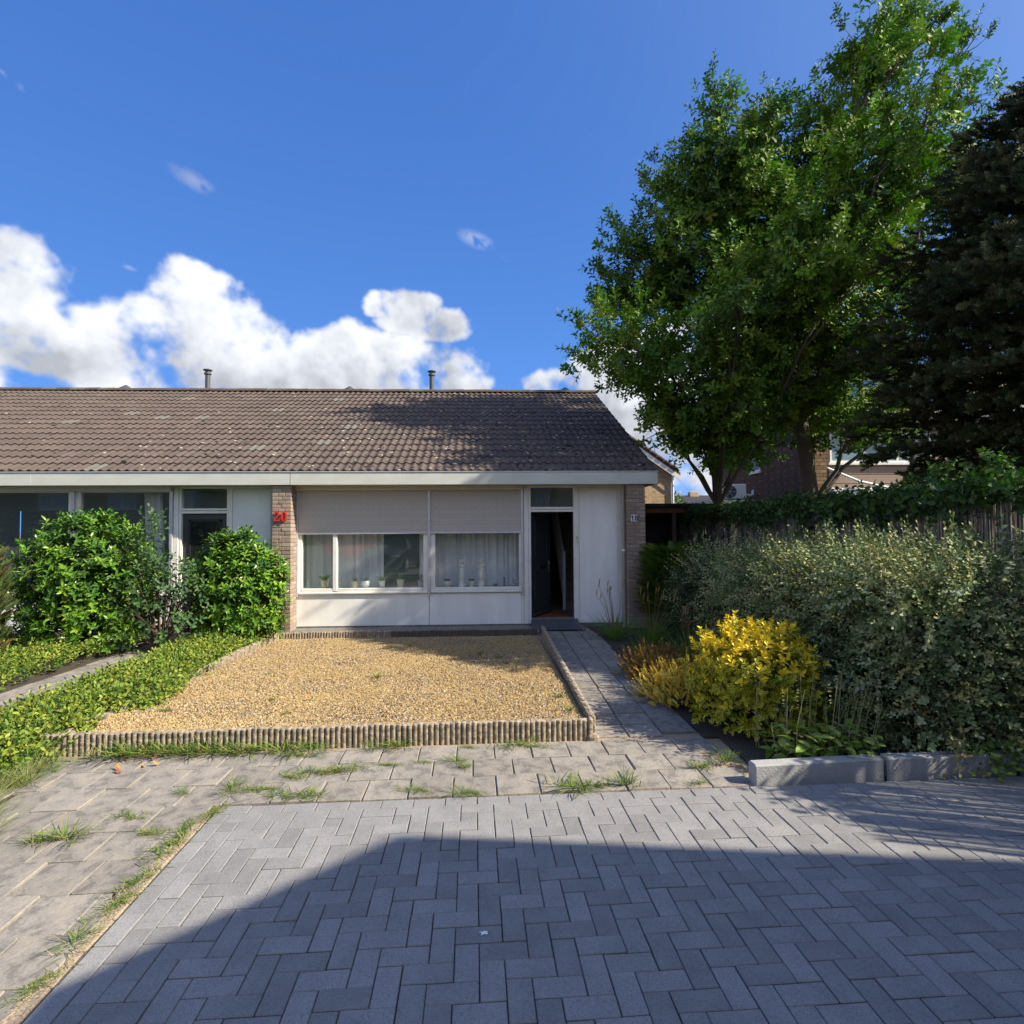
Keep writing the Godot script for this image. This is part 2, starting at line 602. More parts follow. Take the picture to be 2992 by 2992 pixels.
	M.stones = pm(lin(0.42, 0.37, 0.31), 1.0, stones, 0.42, lumps, 1.2)
	M.soil = pm(lin(0.11, 0.088, 0.066), 1.0, soil, 0.45, lumps, 1.5)
	M.lawn = pm(lin(0.10, 0.13, 0.05), 1.0, soil, 0.8, lumps, 2.0)
	M.pebble = leaf_mat(Color.WHITE, 0.85, Color.BLACK)
	M.pebble.backlight_enabled = false
	M.door = pm(lin(0.030, 0.042, 0.048), 0.35, soft, 0.8)
	M.door_grey = pm(lin(0.045, 0.050, 0.058), 0.4, soft, 0.8)
	M.chrome = pm(lin(0.75, 0.75, 0.73), 0.22)
	M.chrome.metallic = 1.0
	M.black = pm(lin(0.012, 0.012, 0.013), 0.5)
	M.rubber = pm(lin(0.03, 0.03, 0.032), 0.8)
	M.grating = pm(lin(0.10, 0.10, 0.115), 0.55)
	M.mat = pm(lin(0.30, 0.085, 0.035), 1.0, soil, 0.12)
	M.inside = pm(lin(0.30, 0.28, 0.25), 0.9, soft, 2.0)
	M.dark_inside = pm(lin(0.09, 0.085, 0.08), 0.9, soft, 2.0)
	M.floor = pm(lin(0.26, 0.20, 0.15), 0.5, wood, 0.5)
	M.stair = pm(lin(0.55, 0.53, 0.5), 0.6, soft, 1.0)
	M.pane = glass(0.06)
	M.pane_blue = pm(lin(0.16, 0.24, 0.30), 0.05)  # opaque pane, reflected sky put into its blue colour
	M.curtain = pm(lin(0.82, 0.83, 0.86), 0.95)
	M.curtain.backlight_enabled = true
	M.curtain.backlight = Color(0.6, 0.6, 0.6)
	M.red = pm(lin(0.60, 0.035, 0.022), 0.35)
	M.plate = pm(lin(0.80, 0.81, 0.82), 0.35)
	M.pot_beige = pm(lin(0.72, 0.66, 0.46), 0.45, soft, 0.4)
	M.pot_cream = pm(lin(0.72, 0.66, 0.45), 0.45, soft, 0.4)
	M.pot_white = pm(lin(0.74, 0.76, 0.78), 0.3, soft, 0.4)
	M.pot_grey = pm(lin(0.45, 0.46, 0.48), 0.6, grain, 0.2)
	M.ceramic = pm(lin(0.78, 0.76, 0.66), 0.5, soft, 0.25)
	M.cork = pm(lin(0.05, 0.035, 0.025), 1.0)
	M.bark = pm(lin(0.20, 0.17, 0.135), 1.0, bark, 0.35, bark, 2.5)
	M.twig = pm(lin(0.17, 0.125, 0.09), 1.0, bark, 0.15)
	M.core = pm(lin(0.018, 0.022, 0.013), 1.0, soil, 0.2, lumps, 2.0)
	M.reed = leaf_mat(Color.WHITE, 0.9, Color.BLACK)
	M.reed.backlight_enabled = false
	M.post = pm(lin(0.20, 0.15, 0.10), 0.9, wood, 0.25)
	M.beam = pm(lin(0.36, 0.17, 0.09), 0.8, wood, 0.3)
	M.bitumen = pm(lin(0.025, 0.025, 0.03), 0.7, soft, 0.5)
	M.far_light = pm(lin(0.74, 0.74, 0.74), 0.9, brick_picture(Vector3(0.86, 0.80, 0.70), [Vector3(0.86, 0.71, 0.52), Vector3(0.90, 0.76, 0.57), Vector3(0.83, 0.67, 0.50), Vector3(0.88, 0.73, 0.55)], 32, 12), 0.9)
	M.far_dark = pm(lin(0.62, 0.62, 0.62), 0.9, brick_picture(Vector3(0.36, 0.32, 0.29), [Vector3(0.52, 0.40, 0.33), Vector3(0.45, 0.35, 0.30), Vector3(0.56, 0.44, 0.35), Vector3(0.41, 0.32, 0.28)], 32, 12), 0.9)
	M.far_corner = pm(lin(0.60, 0.56, 0.5), 0.9, brick_picture(Vector3(0.30, 0.26, 0.22), [Vector3(0.66, 0.54, 0.40), Vector3(0.58, 0.47, 0.36), Vector3(0.72, 0.60, 0.46)], 32, 12), 0.9)  # lighter brick tones hold the sunlight on the corner
	M.cladding = pm(lin(0.30, 0.215, 0.175), 0.7, wood, 0.6)
	M.far_tiles = pm(lin(0.24, 0.155, 0.12), 0.85, roofing, 0.6)
	M.solar = pm(lin(0.012, 0.028, 0.10), 0.15)
	M.bright_white = pm(lin(0.80, 0.80, 0.78), 0.5, soft, 1.0)
	M.car_black = pm(lin(0.008, 0.008, 0.010), 0.25)
	M.car_black.clearcoat_enabled = true
	M.car_red = pm(lin(0.42, 0.015, 0.012), 0.3)
	M.car_white = pm(lin(0.75, 0.76, 0.78), 0.3)
	M.car_glass = pm(lin(0.015, 0.018, 0.02), 0.05)
	M.lamp_glass = pm(lin(0.7, 0.72, 0.75), 0.1)
	M.moss = pm(lin(0.030, 0.030, 0.018), 1.0)
	M.laurel = leaf_mat(Color.WHITE, 0.30, Color(0.42, 0.60, 0.12))
	M.laurel.metallic_specular = 0.36
	M.leaf = leaf_mat(Color.WHITE, 0.58, Color(0.45, 0.62, 0.14))
	M.leaf_plain = leaf_mat(lin(0.075, 0.15, 0.03), 0.4, Color(0.42, 0.60, 0.12), false)
	M.dull = leaf_mat(Color.WHITE, 0.65, Color(0.30, 0.36, 0.16))
	M.needle = leaf_mat(Color.WHITE, 0.6, Color(0.16, 0.18, 0.07))
	M.blade = leaf_mat(Color.WHITE, 0.5, Color(0.45, 0.60, 0.14))


# ------------------------------------------------------------------ ground, paving
func turned(x: float, z: float) -> Vector3:      # from paving axes to the world, about the paving's own corner
	return Vector3(x * cos(TURN) + z * sin(TURN), 0, z * cos(TURN) - x * sin(TURN))


func slab(parent: Node3D, called: String, p0: Vector3, p1: Vector3, m: Material) -> MeshInstance3D:
	return box_part(parent, called, p0, p1, m)


func ground() -> void:
	var g := struct("ground")
	box_part(g, "earth", Vector3(-160, -0.4, -200), Vector3(160, -0.07, 160), M.lawn)
	box_part(g, "far_street", Vector3(-60, -0.069, 2.5), Vector3(60, -0.02, 18.5), M.far_street)
	box_part(g, "bedding_sand", Vector3(-4.7, -0.068, -10.6), Vector3(2.05, -0.022, -1.2), M.sand)
	box_part(g, "street_bed", Vector3(-1.95, -0.066, -3.95), Vector3(30, -0.014, 2.49), M.street)
	var q := Basis(Vector3.UP, TURN)
	# herringbone street paving
	var st := struct("street_paving")
	var u := 0.1055
	var a := MB.new()
	a.bevel(Vector3(-0.1033, -0.06, -0.0505), Vector3(0.1033, 0.0, 0.0505), 0.0035)
	var full := a.mesh()
	var b := MB.new()
	b.bevel(Vector3(-0.0505, -0.06, -0.0505), Vector3(0.0505, 0.0, 0.0505), 0.0035)
	var half := b.mesh()
	var todo := []       # [i, j, wide, deep] in cells of 0.1055 m
	for j in 62:
		for i in range(-16, 84):
			var t := posmod(i - j, 4)
			if j < 2:
				if posmod(i + j, 2) == 0:
					todo.append([i, j, 2, 1])
				elif i == -16:
					todo.append([i, j, 1, 1])
			elif i < -14:
				if posmod(j + i, 2) == 0:
					todo.append([i, j, 1, 2])
				elif j == 2:
					todo.append([i, j, 1, 1])
			elif t == 2:
				todo.append([i, j, 1, 2])
			elif t == 1 and j == 2:
				todo.append([i, j, 1, 1])
			elif t == 3:
				todo.append([i, j, 2, 1])
			elif t == 0 and i == -14:
				todo.append([i, j, 1, 1])
	var order := []
	for k in todo.size():
		var it = todo[k]
		var cx: float = (it[0] + it[2] * 0.5) * u
		var cz: float = (it[1] + it[3] * 0.5) * u
		var at := turned(cx, cz) + Vector3(-0.0718, 0, -3.936)
		var dist := -at.z
		var seen := dist > 2.05 and absf(at.x + dist * -0.045) < dist * 0.92
		order.append([(dist if seen else 1000.0 + absf(at.x) + at.z), k, at])
	order.sort_custom(func(p, r) -> bool: return p[0] < r[0])
	var rest := [Scatter.new(), Scatter.new()]
	for n in order.size():
		var it = todo[order[n][1]]
		var turn := q * Basis(Vector3.UP, PI / 2 if it[3] == 2 else 0.0) * Basis(Vector3.RIGHT, rf(-0.008, 0.008)) * Basis(Vector3.BACK, rf(-0.006, 0.006)) * Basis(Vector3.UP, rf(-0.006, 0.006))
		var x := Transform3D(turn, order[n][2] + Vector3(rf(-0.001, 0.001), rf(-0.0025, 0.0025), rf(-0.001, 0.001)))
		var single: bool = it[2] + it[3] == 2
		if n < 300:
			part(st, "paver", half if single else full, M["paver%d" % rng.randi_range(0, 3)], x)
		else:
			rest[1 if single else 0].add(x)
	many(st, "pavers", full, M.paver2, rest[0])
	many(st, "cut_pavers", half, M.paver1, rest[1])
	# concrete tiles in front of the gravel garden and down the side of the street paving
	var fw := struct("front_pavement")
	var tb := MB.new()
	tb.bevel(Vector3(-0.1495, -0.045, -0.149), Vector3(0.1495, 0.0, 0.149), 0.006)
	var tile := tb.mesh()
	for row in 12:
		for i in range(-12, 8):
			var cx := i * 0.305 + (0.02 if row % 2 == 0 else 0.145)
			var cz := row * 0.304 + 0.15
			if row == 0:
				cx = i * 0.305 + 0.052 + 0.1525
			elif row == 1:
				cx = i * 0.305 + 0.184 + 0.1525
			elif row == 2:
				cx = i * 0.305 + 0.044 + 0.1525
			if cx > (1.86 if row < 3 else -1.95) or (row >= 3 and cx < -3.3):
				continue
			var at := turned(cx, cz) + Vector3(0, 0, -4.886)
			part(fw, "tile", tile, M["tile%d" % rng.randi_range(0, 3)], Transform3D(q * Basis(Vector3.RIGHT, rf(-0.016, 0.016)) * Basis(Vector3.BACK, rf(-0.014, 0.014)) * Basis(Vector3.UP, rf(-0.012, 0.012)), at + Vector3(0, rf(-0.008, 0.004), 0)))
	var hb := MB.new()
	hb.bevel(Vector3(-0.055, -0.045, -0.149), Vector3(0.055, 0.0, 0.149), 0.006)
	var cut_tile := hb.mesh()
	for row in range(4, 12, 2):
		part(fw, "tile", cut_tile, M["tile%d" % (row % 4)], Transform3D(q, turned(-1.912, row * 0.304 + 0.15) + Vector3(0, -0.003, -4.886)))
	var cut := MB.new()
	cut.bevel(Vector3(-0.038, -0.05, -0.098), Vector3(0.038, 0.0, 0.098), 0.007)
	var strip := cut.mesh()
	for k in 14:
		part(fw, "edge_brick", strip, M.sand, Transform3D(q * Basis(Vector3.UP, rf(-0.03, 0.03)), Vector3(-1.808 + k * 0.004, rf(-0.010, 0.0), -3.72 + k * 0.2)))
	# the garden path to the open door
	var gp := struct("garden_path")
	for cidx in 3:
		for k in 18:
			var off: float = [0.0, 0.15, 0.06][cidx]
			var z := -5.02 - 0.152 - k * 0.3045 - off + (0.15 if cidx == 1 else 0.0)
			if z < -10.2:
				continue
			var x := lerpf(1.085, 1.165, (-z - 5.0) / 5.3) + cidx * 0.312
			part(gp, "tile", tile, M["path%d" % rng.randi_range(0, 3)], Transform3D(Basis(Vector3.UP, rf(-0.012, 0.012) + 0.012) * Basis(Vector3.RIGHT, rf(-0.014, 0.014)) * Basis(Vector3.BACK, rf(-0.014, 0.014)), Vector3(x, rf(-0.010, 0.003), z)))
	# the neighbour's path
	var np := struct("neighbour_path")
	for cidx in 3:
		for k in 21:
			var z := -4.6 - k * 0.3045 - (0.15 if cidx == 1 else 0.0)
			if z < -10.4:
				continue
			part(np, "tile", tile, M["path%d" % rng.randi_range(1, 3)], Transform3D(Basis(Vector3.RIGHT, rf(-0.01, 0.01)) * Basis(Vector3.BACK, rf(-0.01, 0.01)), Vector3(-5.33 + cidx * 0.306, rf(-0.006, 0.003), z)))
	var sb := struct("soil_bed")
	slab(sb, "soil", Vector3(1.89, -0.069, -10.66), Vector3(5.2, -0.002, -4.95), M.soil)
	slab(sb, "kerb_soil", Vector3(2.02, -0.069, -4.95), Vector3(5.2, 0.0, -4.09), M.soil)
	slab(sb, "front_soil", Vector3(-9.5, -0.069, -10.66), Vector3(-5.49, 0.0, -4.2), M.soil)
	slab(sb, "verge_soil", Vector3(-4.56, -0.067, -10.66), Vector3(-3.57, 0.0, -4.25), M.soil)
	slab(sb, "corner_soil", Vector3(-9.5, -0.0685, -4.2), Vector3(-3.25, -0.004, 0.5), M.soil)
	# kerb blocks
	var kb := MB.new()
	kb.bevel(Vector3(-0.4975, -0.12, -0.10), Vector3(0.4975, 0.135, 0.0), 0.012)
	var kerb := kb.mesh()
	var says := ["grey concrete kerb block whose end meets the tiled pavement", "second grey kerb block, under the drooping ivy and branch shadows", "grey kerb block under the ivy, at the hedge corner"]
	for k in 3:
		var o := MeshInstance3D.new()
		o.name = numbered("kerb_block")
		o.mesh = kerb
		o.material_override = M.kerb
		add_child(o)
		o.transform = Transform3D(Basis(Vector3.UP, [0.062, 0.014, -0.02][k]), Vector3([2.385, 3.405, 4.425][k], 0, [-4.035, -4.078, -4.07][k]))
		tag(o, says[k], "kerb", "kerb blocks along the planting bed")


# ------------------------------------------------------------------ the terrace
func pot_mesh(profile: Array) -> ArrayMesh:
	var k := MB.new()
	k.lathe(profile, 20)
	return k.mesh()


func roof_tile_mesh() -> ArrayMesh:      # two rolls wide; y up from the slope, z down it
	var k := MB.new()
	var n := 14
	var w := 0.3005
	var long := 0.43
	var h := func(x: float) -> float:
		return 0.030 * pow(0.5 + 0.5 * cos(TAU * (x / 0.151 - 0.3)), 1.25)
	for i in n:
		var x0 := -w / 2 + w * i / n
		var x1 := -w / 2 + w * (i + 1) / n
		var y0: float = h.call(x0)
		var y1: float = h.call(x1)
		var d0: float = (h.call(x0 + 0.002) - h.call(x0 - 0.002)) / 0.004
		var d1: float = (h.call(x1 + 0.002) - h.call(x1 - 0.002)) / 0.004
		var n0 := Vector3(-d0, 1, 0.07).normalized()
		var n1 := Vector3(-d1, 1, 0.07).normalized()
		var a := Vector3(x0, y0, 0)
		var b := Vector3(x1, y1, 0)
		var c := Vector3(x1, y1 + 0.026, long)
		var d := Vector3(x0, y0 + 0.026, long)
		k.tri_n(a, d, c, n0, n0, n1)
		k.tri_n(a, c, b, n0, n1, n1)
		k.quad(d, d + Vector3(0, -0.022, 0.002), c + Vector3(0, -0.022, 0.002), c)
	var e0 := Vector3(-w / 2, h.call(-w / 2), 0)
	var e1 := Vector3(w / 2, h.call(w / 2), 0)
	k.quad(e0 + Vector3(0, -0.02, 0), e0 + Vector3(0, 0.006, long), e0 + Vector3(0, 0.026, long), e0)
	k.quad(e1, e1 + Vector3(0, 0.026, long), e1 + Vector3(0, 0.006, long), e1 + Vector3(0, -0.02, 0))
	return k.mesh()


func terrace() -> void:
	house(0.0, "terraced_house", "low end house with pale roller screens and its dark front door standing open", 3.158, -3.486)
	house(-UNIT, "terraced_house", "low house behind the laurels, red house number on its brick pier, blinds drawn up", -3.486, -17.0)


func pier(h: Node3D, x0: float, x1: float, called := "pier") -> void:
	var p := box_part(h, called, Vector3(x0 + 0.008, 0, ZP - 0.04), Vector3(x1 - 0.008, 2.638, ZF - 0.008), M.mortar)
	var course := 0.0695
	var meshes := {}
	for k in 38:
		var y := k * course + 0.005
		if y + 0.06 > 2.64:
			break
		for deep in 2:
			var zf := ZF - deep * 0.168
			var cuts: Array = [0.0, 0.5, 1.0] if (k + deep) % 2 == 0 else [0.0, 0.32, 0.67, 1.0]
			if deep == 1 and k % 2 == 0:
				cuts = [0.0, 0.5, 1.0]
			for c in cuts.size() - 1:
				var a: float = lerpf(x0, x1, cuts[c]) + (0.0 if c == 0 else 0.0045)
				var b: float = lerpf(x0, x1, cuts[c + 1]) - (0.0 if c == cuts.size() - 2 else 0.0045)
				if deep == 1 and c < cuts.size() - 2:
					continue
				if y < 1.0 and deep == 1 and x1 > 0.0:
					continue
				var key := "%d_%d" % [cuts.size(), c]
				if not meshes.has(key):
					var m := MB.new()
					m.bevel(Vector3(-(b - a) / 2, -0.03, -0.0795), Vector3((b - a) / 2, 0.03, 0.0795), 0.006)
					meshes[key] = m.mesh()
				part(p, "brick", meshes[key], M["brick%d" % rng.randi_range(0, 4)], Transform3D(Basis(Vector3.UP, rf(-0.012, 0.012)) * Basis(Vector3.BACK, rf(-0.02, 0.02)), Vector3((a + b) / 2, y + 0.03, zf - 0.0795 + rf(-0.004, 0.004))))


func house(ox: float, called: String, label: String, xr: float, xl: float) -> void:
	var end := ox == 0.0
	var h := thing(called, label, "house", Vector3.ZERO)
	var X := func(x: float) -> float: return x + ox
	# shell: rear and side walls, floor, ceiling, all behind the front
	var xw0 := xl + 0.02 if not end else xl
	var xw1 := 2.925 if end else xr
	box_part(h, "floor", Vector3(xw0 + 0.1, -0.06, -21.6), Vector3(xw1 - 0.12, 0.14, ZP - 0.06), M.floor)
	box_part(h, "ceiling", Vector3(xw0, 2.60, -21.6), Vector3(xw1 - 0.02, 2.636, ZP - 0.10), M.inside)
	box_part(h, "rear_wall", Vector3(xw0, 0, -21.9), Vector3(xw1, 2.75, -21.62), M.far_dark)
	if end:
		var g := MB.new()
		g.box(Vector3(2.62, 0.0, -21.62), Vector3(2.922, 2.638, ZP - 0.05))
		var p := [Vector3(2.62, 2.64, -22.0), Vector3(2.62, 2.80, -10.5), Vector3(2.62, 5.62, -16.26), Vector3(2.62, 2.80, -22.0)]
		g.tri_out(p[0], p[1], p[2], Vector3.LEFT); g.tri_out(p[0], p[2], p[3], Vector3.LEFT)
		for k in 4:
			p[k].x = 2.922
		g.tri_out(p[0], p[1], p[2], Vector3.RIGHT); g.tri_out(p[0], p[2], p[3], Vector3.RIGHT)
		part(h, "gable_wall", g.mesh(), M.far_dark)
		var w := MB.new()
		w.box(Vector3(-3.75, -0.05, -21.6), Vector3(-3.62, 2.6, ZP - 0.05))
		part(h, "party_wall", w.mesh(), M.inside)
	else:
		box_part(h, "side_wall", Vector3(xl - 0.2, -0.05, -21.6), Vector3(xl, 2.75, ZP + 0.02), M.far_dark)
		box_part(h, "front_wall", Vector3(xl, 0, ZP - 0.2), Vector3(-9.92, 2.637, ZP), M.far_dark)
	# rooms: the living room behind the window, the hall behind the door
	var back := -14.6
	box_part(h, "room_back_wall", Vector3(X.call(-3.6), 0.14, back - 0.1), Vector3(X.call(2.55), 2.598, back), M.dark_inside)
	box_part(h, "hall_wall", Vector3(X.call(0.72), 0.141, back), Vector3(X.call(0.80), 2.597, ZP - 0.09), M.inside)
	# piers and downpipe
	pier(h, X.call(2.588), X.call(2.923))
	var dp := MB.new()
	var px: float = X.call(2.545)
	dp.tube([Vector3(px, 0.0, -10.5), Vector3(px, 1.42, -10.5)], [0.036, 0.036], 12)
	dp.tube([Vector3(px, 1.43, -10.5), Vector3(px, 2.60, -10.5)], [0.033, 0.033], 12)
	var pipe := part(h, "downpipe", dp.mesh(), M.pipe)
	var cl := MB.new()
	cl.tube([Vector3(px, 1.405, -10.5), Vector3(px, 1.44, -10.5)], [0.040, 0.040], 12)
	part(pipe, "clip", cl.mesh(), M.plate)
	# plinth under the panels
	box_part(h, "plinth", Vector3(X.call(-3.495), -0.05, ZP - 0.16), Vector3(X.call(0.835), 0.055, ZP - 0.012), M.plinth)
	box_part(h, "plinth", Vector3(X.call(1.70), -0.05, ZP - 0.16), Vector3(X.call(2.59), 0.06, ZP - 0.012), M.plinth)
	# window
	var wm: Material = M.white
	var win := MB.new()
	var fz0 := ZP - 0.09
	var fz1 := ZP - 0.005
	win.bevel(Vector3(X.call(-3.495), 0.62, fz0), Vector3(X.call(-3.397), 2.60, fz1), 0.006)
	win.bevel(Vector3(X.call(-1.172), 0.66, fz0), Vector3(X.call(-0.954), 2.60, fz1), 0.006)
	win.bevel(Vector3(X.call(0.613), 0.66, fz0), Vector3(X.call(0.699), 2.60, fz1), 0.006)
	for s in [[-3.397, -2.835], [-2.755, -1.172], [-0.954, 0.613]]:
		win.bevel(Vector3(X.call(s[0]), 0.69, fz0 + 0.004), Vector3(X.call(s[1]), 0.748, fz1 + 0.012), 0.006)
		win.bevel(Vector3(X.call(s[0]), 2.54, fz0 + 0.004), Vector3(X.call(s[1]), 2.60, fz1 - 0.004), 0.006)
	var wf := part(h, "window_frame", win.mesh(), wm)
	var mu := MB.new()
	mu.bevel(Vector3(X.call(-2.835), 0.70, fz0 + 0.002), Vector3(X.call(-2.755), 2.59, fz1 + 0.016), 0.008)
	part(wf, "mullion", mu.mesh(), wm)
	box_part(wf, "sill", Vector3(X.call(-3.46), 0.645, ZP - 0.05), Vector3(X.call(-1.09), 0.688, ZP + 0.035), wm, 0.01)
	box_part(wf, "sill", Vector3(X.call(-1.035), 0.650, ZP - 0.05), Vector3(X.call(0.645), 0.688, ZP + 0.035), wm, 0.01)
	for s in [[-3.397, -2.835], [-2.755, -1.172], [-0.954, 0.613]]:
		box_part(wf, "pane", Vector3(X.call(s[0]) - 0.005, 0.745, ZP - 0.052), Vector3(X.call(s[1]) + 0.005, 2.545, ZP - 0.048), M.pane)
	box_part(h, "inner_sill", Vector3(X.call(-3.45), 0.685, ZP - 0.40), Vector3(X.call(0.68), 0.742, ZP - 0.092), M.plinth, 0.008)
	# screens: guide rails, cassette, and at the end house the cloth let down
	var rails := [[-3.496, -3.459], [-1.088, -1.039], [0.647, 0.696]]
	for r in rails:
		var g := box_part(h, "guide_rail", Vector3(X.call(r[0]), 0.60, ZP - 0.004), Vector3(X.call(r[1]), 2.565, ZP + 0.038), M.alu, 0.004)
		for k in 5:
			var d := MB.new()
			d.tube([Vector3(X.call((r[0] + r[1]) / 2), 0.72 + k * 0.42, ZP + 0.036), Vector3(X.call((r[0] + r[1]) / 2), 0.72 + k * 0.42, ZP + 0.0405)], [0.006, 0.006], 8)
			part(g, "screw", d.mesh(), M.flue)
	box_part(h, "screen_cassette", Vector3(X.call(-3.492), 2.562, ZP - 0.003), Vector3(X.call(0.70), 2.638, ZP + 0.115), M.cream if end else M.fascia, 0.008)
	if end:
		for s in [[-3.458, -1.089], [-1.038, 0.646]]:
			var sc := MB.new()
			for r in 26:
				var ya := lerpf(1.785, 2.57, r / 26.0)
				var yb := lerpf(1.785, 2.57, (r + 1) / 26.0)
				var za := ZP + 0.014 + 0.0022 * sin(r * 1.3) + 0.0012 * sin(r * 2.9)
				var zb := ZP + 0.014 + 0.0022 * sin((r + 1) * 1.3) + 0.0012 * sin((r + 1) * 2.9)
				sc.quad(Vector3(s[0], ya, za), Vector3(s[1], ya, za), Vector3(s[1], yb, zb), Vector3(s[0], yb, zb))
				sc.quad(Vector3(s[1], ya, za - 0.002), Vector3(s[0], ya, za - 0.002), Vector3(s[0], yb, zb - 0.002), Vector3(s[1], yb, zb - 0.002))
			var cloth := part(h, "sun_screen", sc.mesh(), M.screen)
			box_part(cloth, "bottom_bar", Vector3(s[0] - 0.004, 1.748, ZP + 0.004), Vector3(s[1] + 0.004, 1.789, ZP + 0.034), M.alu, 0.006)
	# panels below the window, post, door frame, panel beside the door
	box_part(h, "panel", Vector3(X.call(-3.493), 0.058, ZP - 0.03), Vector3(X.call(-1.069), 0.640, ZP - 0.006), M.panel, 0.003)
	box_part(h, "panel", Vector3(X.call(-1.060), 0.058, ZP - 0.03), Vector3(X.call(0.645), 0.640, ZP - 0.006), M.panel, 0.003)
	box_part(h, "panel_backing", Vector3(X.call(-3.49), 0.06, ZP - 0.10), Vector3(X.call(0.69), 0.642, ZP - 0.034), M.plinth)
	var df := MB.new()
	df.bevel(Vector3(X.call(0.648), 0.055, ZP - 0.10), Vector3(X.call(0.697), 0.61, ZP - 0.004), 0.004)
	df.bevel(Vector3(X.call(0.702), 0.055, ZP - 0.10), Vector3(X.call(0.788), 2.637, ZP + 0.010), 0.005)
	df.bevel(Vector3(X.call(0.791), 0.055, ZP - 0.10), Vector3(X.call(0.838), 2.637, ZP - 0.002), 0.005)
	df.bevel(Vector3(X.call(0.838), 2.605, ZP - 0.10), Vector3(X.call(1.70), 2.637, ZP - 0.004), 0.004)
	df.bevel(Vector3(X.call(0.838), 2.146, ZP - 0.10), Vector3(X.call(1.648), 2.196, ZP - 0.002), 0.004)
	df.bevel(Vector3(X.call(0.838), 2.199, ZP - 0.10), Vector3(X.call(1.648), 2.238, ZP + 0.018), 0.004)
	df.bevel(Vector3(X.call(1.648), 0.06, ZP - 0.10), Vector3(X.call(1.748), 2.605, ZP - 0.003), 0.005)
	df.bevel(Vector3(X.call(1.70), 2.602, ZP - 0.10), Vector3(X.call(2.587), 2.637, ZP - 0.006), 0.004)
	df.bevel(Vector3(X.call(2.478), 0.06, ZP - 0.10), Vector3(X.call(2.587), 2.602, ZP - 0.003), 0.005)
	df.bevel(Vector3(X.call(1.748), 0.06, ZP - 0.10), Vector3(X.call(2.478), 0.102, ZP - 0.003), 0.004)
	var frame_part := part(h, "door_frame", df.mesh(), wm)
	box_part(frame_part, "transom_pane", Vector3(X.call(0.836), 2.236, ZP - 0.062), Vector3(X.call(1.65), 2.607, ZP - 0.058), M.pane)
	box_part(h, "side_panel", Vector3(X.call(1.753), 0.107, ZP - 0.04), Vector3(X.call(2.473), 2.597, ZP - 0.013), M.panel if end else M.shade_grey, 0.003)  # the neighbour's white panel is coloured greyer for the pier's shade
	box_part(h, "panel_backing", Vector3(X.call(1.72), 0.1, ZP - 0.12), Vector3(X.call(2.57), 2.60, ZP - 0.045), M.plinth)
	box_part(h, "threshold", Vector3(X.call(0.84), 0.06, ZP - 0.13), Vector3(X.call(1.646), 0.150, ZP + 0.01), M.plinth, 0.006)
	front_door(h, ox, end)
	# fascia, gutter lip, soffit
	var fa := MB.new()
	fa.box(Vector3(xl, 2.640, -10.345), Vector3(xr - 0.012, 2.862, -10.31))
	if end:
		fa.box(Vector3(xr - 0.045, 2.640, -11.6), Vector3(xr - 0.012, 2.862, -10.345))
	var fp := part(h, "fascia", fa.mesh(), M.fascia)
	box_part(fp, "joint_cover", Vector3(-1.55 + ox, 2.641, -10.31), Vector3(-1.545 + ox, 2.861, -10.3085), M.shade_grey)
	box_part(h, "soffit", Vector3(xl, 2.6385, -10.9), Vector3(xr - 0.05, 2.650, -10.3455), M.cream)
	var gu := MB.new()
	gu.bevel(Vector3(xl, 2.858, -10.39), Vector3(xr + 0.006, 2.884, -10.297), 0.008)
	gu.box(Vector3(xl, 2.80, -10.50), Vector3(xr - 0.014, 2.855, -10.36))
	part(h, "gutter", gu.mesh(), M.gutter)
	# roof
	var e := Vector2(-10.33, 2.872)       # z, y of the eave
	var t := Vector2(-16.26, 5.735)
	var slope := (e - t).length()
	var nrm := Vector3(0, -(t.x - e.x), t.y - e.y).normalized()
	var down := Vector3(0, e.y - t.y, e.x - t.x).normalized()
	var sh := MB.new()
	for side in [1.0, -1.0]:
		var q := func(x: float, along: float, lift: float) -> Vector3:
			var pnt := Vector3(x, t.y, t.x) + Vector3(0, down.y, down.z * side) * along + Vector3(0, nrm.y, nrm.z * side) * lift
			return pnt
		sh.quad_out(q.call(xl, 0, -0.02), q.call(xr - 0.01, 0, -0.02), q.call(xr - 0.01, slope, -0.02), q.call(xl, slope, -0.02), Vector3(0, 1, 0))
		sh.quad_out(q.call(xl, 0, -0.09), q.call(xr - 0.01, 0, -0.09), q.call(xr - 0.01, slope, -0.09), q.call(xl, slope, -0.09), Vector3(0, -1, 0))
		sh.quad_out(q.call(xr - 0.01, 0, -0.02), q.call(xr - 0.01, slope, -0.02), q.call(xr - 0.01, slope, -0.09), q.call(xr - 0.01, 0, -0.09), Vector3(1, 0, 0))
		sh.quad_out(q.call(xl, 0, -0.02), q.call(xl, slope, -0.02), q.call(xl, slope, -0.09), q.call(xl, 0, -0.09), Vector3(-1, 0, 0))
		sh.quad_out(q.call(xl, slope, -0.02), q.call(xr - 0.01, slope, -0.02), q.call(xr - 0.01, slope, -0.09), q.call(xl, slope, -0.09), Vector3(0, -0.3, side))
	var roof := part(h, "roof", sh.mesh(), M.roof0)
	var tile := roof_tile_mesh()
	var gauge := (slope + 0.01) / 17.0
	var basis := Basis(Vector3.RIGHT, nrm, Vector3.RIGHT.cross(nrm))
	var rest := [Scatter.new(), Scatter.new(), Scatter.new(), Scatter.new()]
	var moss := Scatter.new()
	var count := 0
	var ncol := int((xr - xl) / 0.302)
